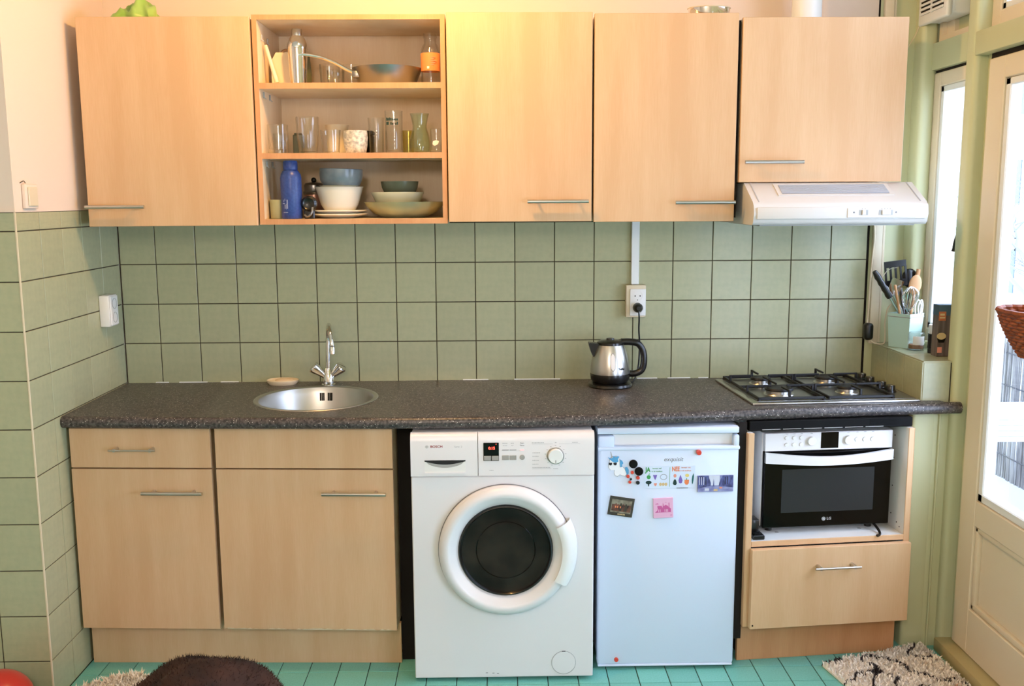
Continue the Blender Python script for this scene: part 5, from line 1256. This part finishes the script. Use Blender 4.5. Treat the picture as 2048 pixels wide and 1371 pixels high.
c0 = Vector((2.937, -.098, LZ + .272))
def spat(x0, x1, z0, z1): 
    q = MB(True); q.rbox(x0, x1, -.0016, .0016, z0, z1, .001, 1); q.xf(Matrix.Translation(c0) @ Matrix.Rotation(-.12, 4, 'Y')); return q
q = spat(-.042, .042, -.048, -.022)
q.v += []; s2 = spat(-.042, .042, .026, .050)
for bar in (-.042, -.023, -.004, .015, .034): s3 = spat(bar, bar + .0085, -.024, .028); q.add(s3.v, s3.f)
q.add(s2.v, s2.f); q.local = False; q.build('blade', 'black_plastic', t)
t = thing('serving_spoon', 'brown serving spoon in the middle of the utensil pot', 'spoon', tuple(PB))
q = MB(); q.tube([(2.970, -.150, LZ + .02), (2.988, -.150, LZ + .20)], .0045, 8); q.build('stem', 'wood_light', t); q = MB(); q.sphere((0, 0, 0), 1, 20); q.xf(Matrix.Translation((2.990, -.150, LZ + .235)) @ Matrix.Rotation(.15, 4, 'Y') @ Matrix.Diagonal((.024, .006, .038, 1))); q.build('bowl', 'wood_light', t)
t = thing('whisk', 'steel wire whisk fanning out of the utensil pot', 'whisk', tuple(PB))
wc = Vector((2.972, -.160, LZ + .195)); q = MB(); q.tube([(2.968, -.135, LZ + .02), (2.970, -.150, LZ + .13)], .005, 8); q.build('handle', 'steel', t)
for k in range(9):
    a = PI * k / 9; dv = Vector((math.cos(a), math.sin(a) * .5, 0)) * .030; q = MB(); q.tube(spline([(2.970, -.150, LZ + .13), Vector((2.970, -.152, LZ + .165)) + dv * .8, wc + dv + Vector((0, 0, .01)), wc + Vector((0, 0, .035)), wc - dv + Vector((0, 0, .01)), Vector((2.970, -.152, LZ + .165)) - dv * .8, (2.970, -.150, LZ + .13)], 5), .0011, 6); q.build('wire', 'chrome', t)
t = thing('slotted_turner', 'steel turner with holes left in the utensil pot', 'spatula', tuple(PB))
q = MB(); q.tube([(2.965, -.145, LZ + .02), (2.918, -.142, LZ + .235)], [.004, .005], 8); q.build('stem', 'wood_light', t); q = MB(True); q.rbox(-.024, .024, -.001, .001, -.030, .030, .0008, 1); q.xf(Matrix.Translation((2.930, -.118, LZ + .225)) @ Matrix.Rotation(.35, 4, 'Y')); q.local = False; q.build('blade', 'chrome', t)
t = thing('wooden_handled_utensil', 'utensil with a light wooden handle at the right of the pot', 'utensil', tuple(PB))
q = MB(); q.tube([(2.985, -.110, LZ + .03), (3.010, -.105, LZ + .20)], .004, 8); q.build('stem', 'steel', t); q = MB(); q.tube([(3.008, -.105, LZ + .19), (3.013, -.105, LZ + .24), (3.020, -.105, LZ + .290)], [.007, .009, .0075], 10); q.build('handle', 'wood_light', t)
t = thing('ladle', 'black ladle behind the wooden handle in the pot', 'ladle', tuple(PB))
q = MB(); q.tube([(2.975, -.095, LZ + .02), (2.998, -.085, LZ + .22)], .005, 8); q.build('stem', 'black_plastic', t); q = MB(); q.sphere((0, 0, 0), 1, 18); q.xf(Matrix.Translation((2.998, -.080, LZ + .255)) @ Matrix.Diagonal((.030, .014, .036, 1))); q.build('bowl', 'black_plastic', t)
t = thing('scissors', 'scissors with white loop handles at the right of the pot', 'scissors', tuple(PB))
for dx_ in (0, .012):
    q = MB(); q.tube([(2.985 + dx_, -.140, LZ + .02), (2.998 + dx_, -.145, LZ + .12)], .003, 6); q.build('blade', 'steel', t)
    q = MB(); q.tube(spline([(2.998 + dx_, -.147, LZ + .118), (2.996 + dx_, -.147, LZ + .155), (3.006 + dx_, -.147, LZ + .178), (3.018 + dx_ * .5, -.147, LZ + .160), (3.015 + dx_ * .5, -.147, LZ + .122)]), .003, 8); q.build('loop_handle', 'plastic_white', t)
t = thing('glass_jar', 'small glass jar with brown contents in front of the mint pot', 'jar', (2.982, -.205, LZ))
q = MB(); q.lathe([(0, 0), (.027, 0), (.029, .003), (.029, .060), (.025, .066), (.023, .066), (.027, .058), (.027, .005), (0, .004)], (2.982, -.205, LZ + e), 28); q.build('glass', 'glass', t); q = MB(); q.cyl((2.982, -.205, LZ + .006), .0262, .014, 24); q.build('contents', 'spice_brown', t); q = MB(); q.lathe([(.0293, .022), (.0296, .023), (.0296, .052), (.0293, .053)], (2.982, -.205, LZ), 14, a0=-2.4, a1=-.9); q.build('label', 'plastic_white', t)
t = thing('spice_bottle', 'slim bottle with a black label and clear cap beside the carton', 'bottle', (3.008, -.280, LZ))
q = MB(); q.lathe([(0, 0), (.015, 0), (.0165, .002), (.0165, .018), (0, .018)], (3.008, -.280, LZ + e), 20); q.build('foot', 'smoke_glass', t); q = MB(); q.cyl((3.008, -.280, LZ + .018), .0170, .052, 24); lb = q.build('label', 'spice_black', t); q = MB(); q.cyl((3.008, -.280, LZ + .070), .0162, .034, 24, bev=.002); q.build('cap', 'plastic_white', t)
for zz in (.034, .052): q = MB(); q.rbox(3.001, 3.007, -.2975, -.2950, LZ + zz, LZ + zz + .005, .0005, 1); q.build('label_mark', 'plastic_white', lb)
t = thing('tea_carton', 'tall dark wood-print carton with orange badge at the ledge end', 'carton', (3.019, -.345, LZ))
q = MB(); q.rbox(2.986, 3.048, -.362, -.318, LZ + e, LZ + .183, .001, 1); bx_ = q.build('box', 'carton_dark', t); q = MB(); q.box(2.9858, 3.0482, -.3622, -.3178, LZ + .146, LZ + .1832); q.build('top_band', 'carton_blue', bx_)
q = MB(); q.box(2.987, 3.012, -.3628, -.3615, LZ + .128, LZ + .160); q.build('badge', 'copper_print', bx_); q = MB(); q.box(2.990, 3.009, -.3632, -.3622, LZ + .136, LZ + .141); q.box(2.991, 3.007, -.3632, -.3622, LZ + .146, LZ + .153); q.build('badge_mark', 'print_tan', bx_)
q = MB(); q.lathe([(0, 0), (.0165, 0), (.0165, .001), (0, .001)], (0, 0, 0), 24, '-y', 1, .72); q.xf(Matrix.Translation((3.000, -.362, LZ + .073))); q.build('bowl_picture', 'print_tan', bx_); q = MB(); q.prism([(2.985, LZ + .066), (3.016, LZ + .066), (3.010, LZ + .050), (2.991, LZ + .050)], 'xz', -.3626, -.3615); q.build('bowl_shade', 'spice_black', bx_); q = MB(); q.box(2.988, 3.004, -.3628, -.3615, LZ + .014, LZ + .034); q.build('price_label', 'print_salmon', bx_)

# ================================================================ DOOR BASKET
BKX, BKY, BKZ = 2.935, -1.065, 1.280
t = thing('wicker_basket', 'brown wicker basket hanging in front of the glass door', 'basket', (BKX, BKY, BKZ - .12))
for k in range(14):
    u = k / 13; r = .135 * (1 - .62 * u ** 1.5); zc = BKZ - .125 * u; N = 40; pts = [(BKX + (r * .62 + .003 * (-1) ** (i + k)) * math.cos(2 * PI * i / N), BKY + (r + .003 * (-1) ** (i + k)) * math.sin(2 * PI * i / N), zc) for i in range(N + 1)]
    q = MB(); q.tube(pts, .0052 if k else .008, 6, False); q.build('woven_strand' if k else 'rim', 'wicker', t)
for i in range(20):
    a = 2 * PI * i / 20; q = MB(); q.tube([(BKX + .62 * .135 * (1 - .62 * (k / 5) ** 1.5) * math.cos(a), BKY + .135 * (1 - .62 * (k / 5) ** 1.5) * math.sin(a), BKZ - .125 * k / 5) for k in range(6)], .003, 5); q.build('stake', 'wicker', t)
q = MB(); q.lathe([(0, 0), (.05, 0), (.05, .004), (0, .004)], (BKX, BKY, BKZ - .128), 20, 'z', .66, 1.0); q.build('bottom', 'wicker', t)
q = MB(); q.tube([(3.029, BKY, BKZ + .004), (3.0, BKY, BKZ + .004), (BKX + .075, BKY, BKZ)], .004, 8); q.build('hook', 'black_iron', t)

# ================================================================ RUGS, THROW, BALL
def shag(nm, label, outline, z0, m, n, hmin, hmax, loc, seed):
    """shaggy rug: backing cut to an outline plus a pile of bent tufts (uncountable)"""
    t = thing(nm, label, 'rug', (loc[0], loc[1], 0)); rr = random.Random(seed)
    q = MB(); q.prism(outline, 'xy', .0008, z0); q.build('backing', m, t)
    xs_ = [p[0] for p in outline]; ys_ = [p[1] for p in outline]
    def inside(x, y):
        c = False; j = len(outline) - 1
        for i in range(len(outline)):
            xi, yi = outline[i]; xj, yj = outline[j]
            if (yi > y) != (yj > y) and x < (xj - xi) * (y - yi) / (yj - yi) + xi: c = not c
            j = i
        return c
    vs = []; fs = []
    while len(fs) < n * 2:
        x = rr.uniform(min(xs_), max(xs_)); y = rr.uniform(min(ys_), max(ys_))
        if not inside(x, y): continue
        h = rr.uniform(hmin, hmax); a = rr.uniform(0, 2 * PI); b = rr.uniform(0, 2 * PI); l = rr.uniform(.2, .9) * h; wd = .003
        ca, sa = math.cos(a) * wd, math.sin(a) * wd; ox, oy = math.cos(b) * l, math.sin(b) * l; k = len(vs)
        vs += [(x - ca, y - sa, z0 - .001), (x + ca, y + sa, z0 - .001), (x + ca + ox * .45, y + sa + oy * .45, z0 + h * .7), (x - ca + ox * .45, y - sa + oy * .45, z0 + h * .7), (x + ox, y + oy, z0 + h)]
        fs += [(k, k + 1, k + 2, k + 3), (k + 3, k + 2, k + 4)]
    q = MB(); q.add(vs, fs); q.build('pile', m, t, smooth=0, kind='stuff'); return t
shag('shag_rug', 'cream shaggy rug with dark pattern by the glass door', [(2.545, -.595), (2.70, -.545), (2.90, -.475), (2.945, -.475), (2.968, -.62), (2.975, -.80), (2.985, -1.25), (2.70, -1.30)], .008, 'rug', 9000, .008, .020, (2.75, -.9), 4)
ol = []; rr = random.Random(3)
for k in range(36):
    a = 2 * PI * k / 36; ol.append((.205 + .165 * math.cos(a) * (1 + rr.uniform(-.05, .05)), -.885 + .235 * math.sin(a) * (1 + rr.uniform(-.05, .05))))
shag('sheepskin_rug', 'plain cream fluffy rug on the floor at the lower left', ol, .012, 'rug_plain', 14000, .016, .038, (.19, -.885), 6)
t = thing('plush_throw', 'dark brown plush throw heaped up in the left foreground', 'throw', (.648, -1.32, 0))
q = MB(); NA, NR = 72, 30; vs = [(0.648, -1.32, .400)]; fs = []; rr = random.Random(8)
def throw_pt(a, u):
    th_ = u * PI * .5; r = math.sin(th_) ** .9; zz = .398 * math.cos(th_) ** .85 if u < 1 else 0
    x, y = r * .285 * math.cos(a), r * .27 * math.sin(a)
    f = .024 * (abs(math.sin(8 * x - 11 * y + 1.2 + .5 * math.sin(9 * x))) - .6) + .007 * math.sin(25 * x + 19 * y + 1.3) + .003 * math.sin(60 * y + 23 * x); env = min(1, u * 4) * (1 - .3 * u)
    return (.648 + x * (1 + .03 * math.sin(9 * a) * u), -1.32 + y * (1 + .03 * math.sin(9 * a) * u), max(.001, zz + f * env * (1 if u < .97 else 0)))
for k in range(1, NR + 1):
    for i in range(NA): vs.append(throw_pt(2 * PI * i / NA, k / NR))
for i in range(NA): fs.append((0, 1 + i, 1 + (i + 1) % NA))
for k in range(NR - 1):
    for i in range(NA): j = (i + 1) % NA; fs.append((1 + k * NA + i, 1 + (k + 1) * NA + i, 1 + (k + 1) * NA + j, 1 + k * NA + j))
q.add(vs, fs); q.build('cloth', 'throw_brown', t, smooth=80)
vs = []; fs = []
for s in range(9000):
    a = rr.uniform(0, 2 * PI); u = math.sqrt(rr.uniform(0, .85)); p = Vector(throw_pt(a, u)); nrm = Vector((p.x - .648, p.y + 1.32, p.z * 1.2)).normalized(); d_ = (nrm + Vector((rr.uniform(-.9, .9), rr.uniform(-.9, .9), rr.uniform(-.5, .5)))).normalized() * rr.uniform(.006, .013); b = nrm.cross(Vector((rr.uniform(-1, 1), rr.uniform(-1, 1), rr.uniform(-1, 1)))).normalized() * .0012; k = len(vs)
    vs += [p - b, p + b, p + d_]; fs.append((k, k + 1, k + 2))
q = MB(); q.add(vs, fs); q.build('pile', 'throw_brown', t, smooth=0, kind='stuff')
q = MB(); q.sphere((-.082, -.94, .0975), .0975, 32); one(q, 'red_ball', 'red_gloss', 'glossy red ball on the floor cut off at the bottom left', 'ball', (-.082, -.94, 0), smooth=80)

# ================================================================ repeats of one kind carry a common group
GROUPS = {'wall_cabinet': 'closed maple wall cabinets', 'base_cabinet': 'left base cabinets', 'plinth': 'plinth boards', 'round_magnet': 'round black fridge magnets', 'push_magnet': 'red fridge magnets',
          'tumbler': 'low tumblers on the top shelf', 'small_glass': 'small glasses on the middle shelf', 'cup': 'cups on the open shelves', 'plate': 'stacked plates', 'bowl': 'bowls on the lower shelf', 'dish': 'stacked dishes', 'double_socket': 'double wall sockets'}
for o in sc.objects:
    if o.parent is None and 'category' in o:
        k = o.name.split('.')[0]
        if k in GROUPS: o['group'] = GROUPS[k]
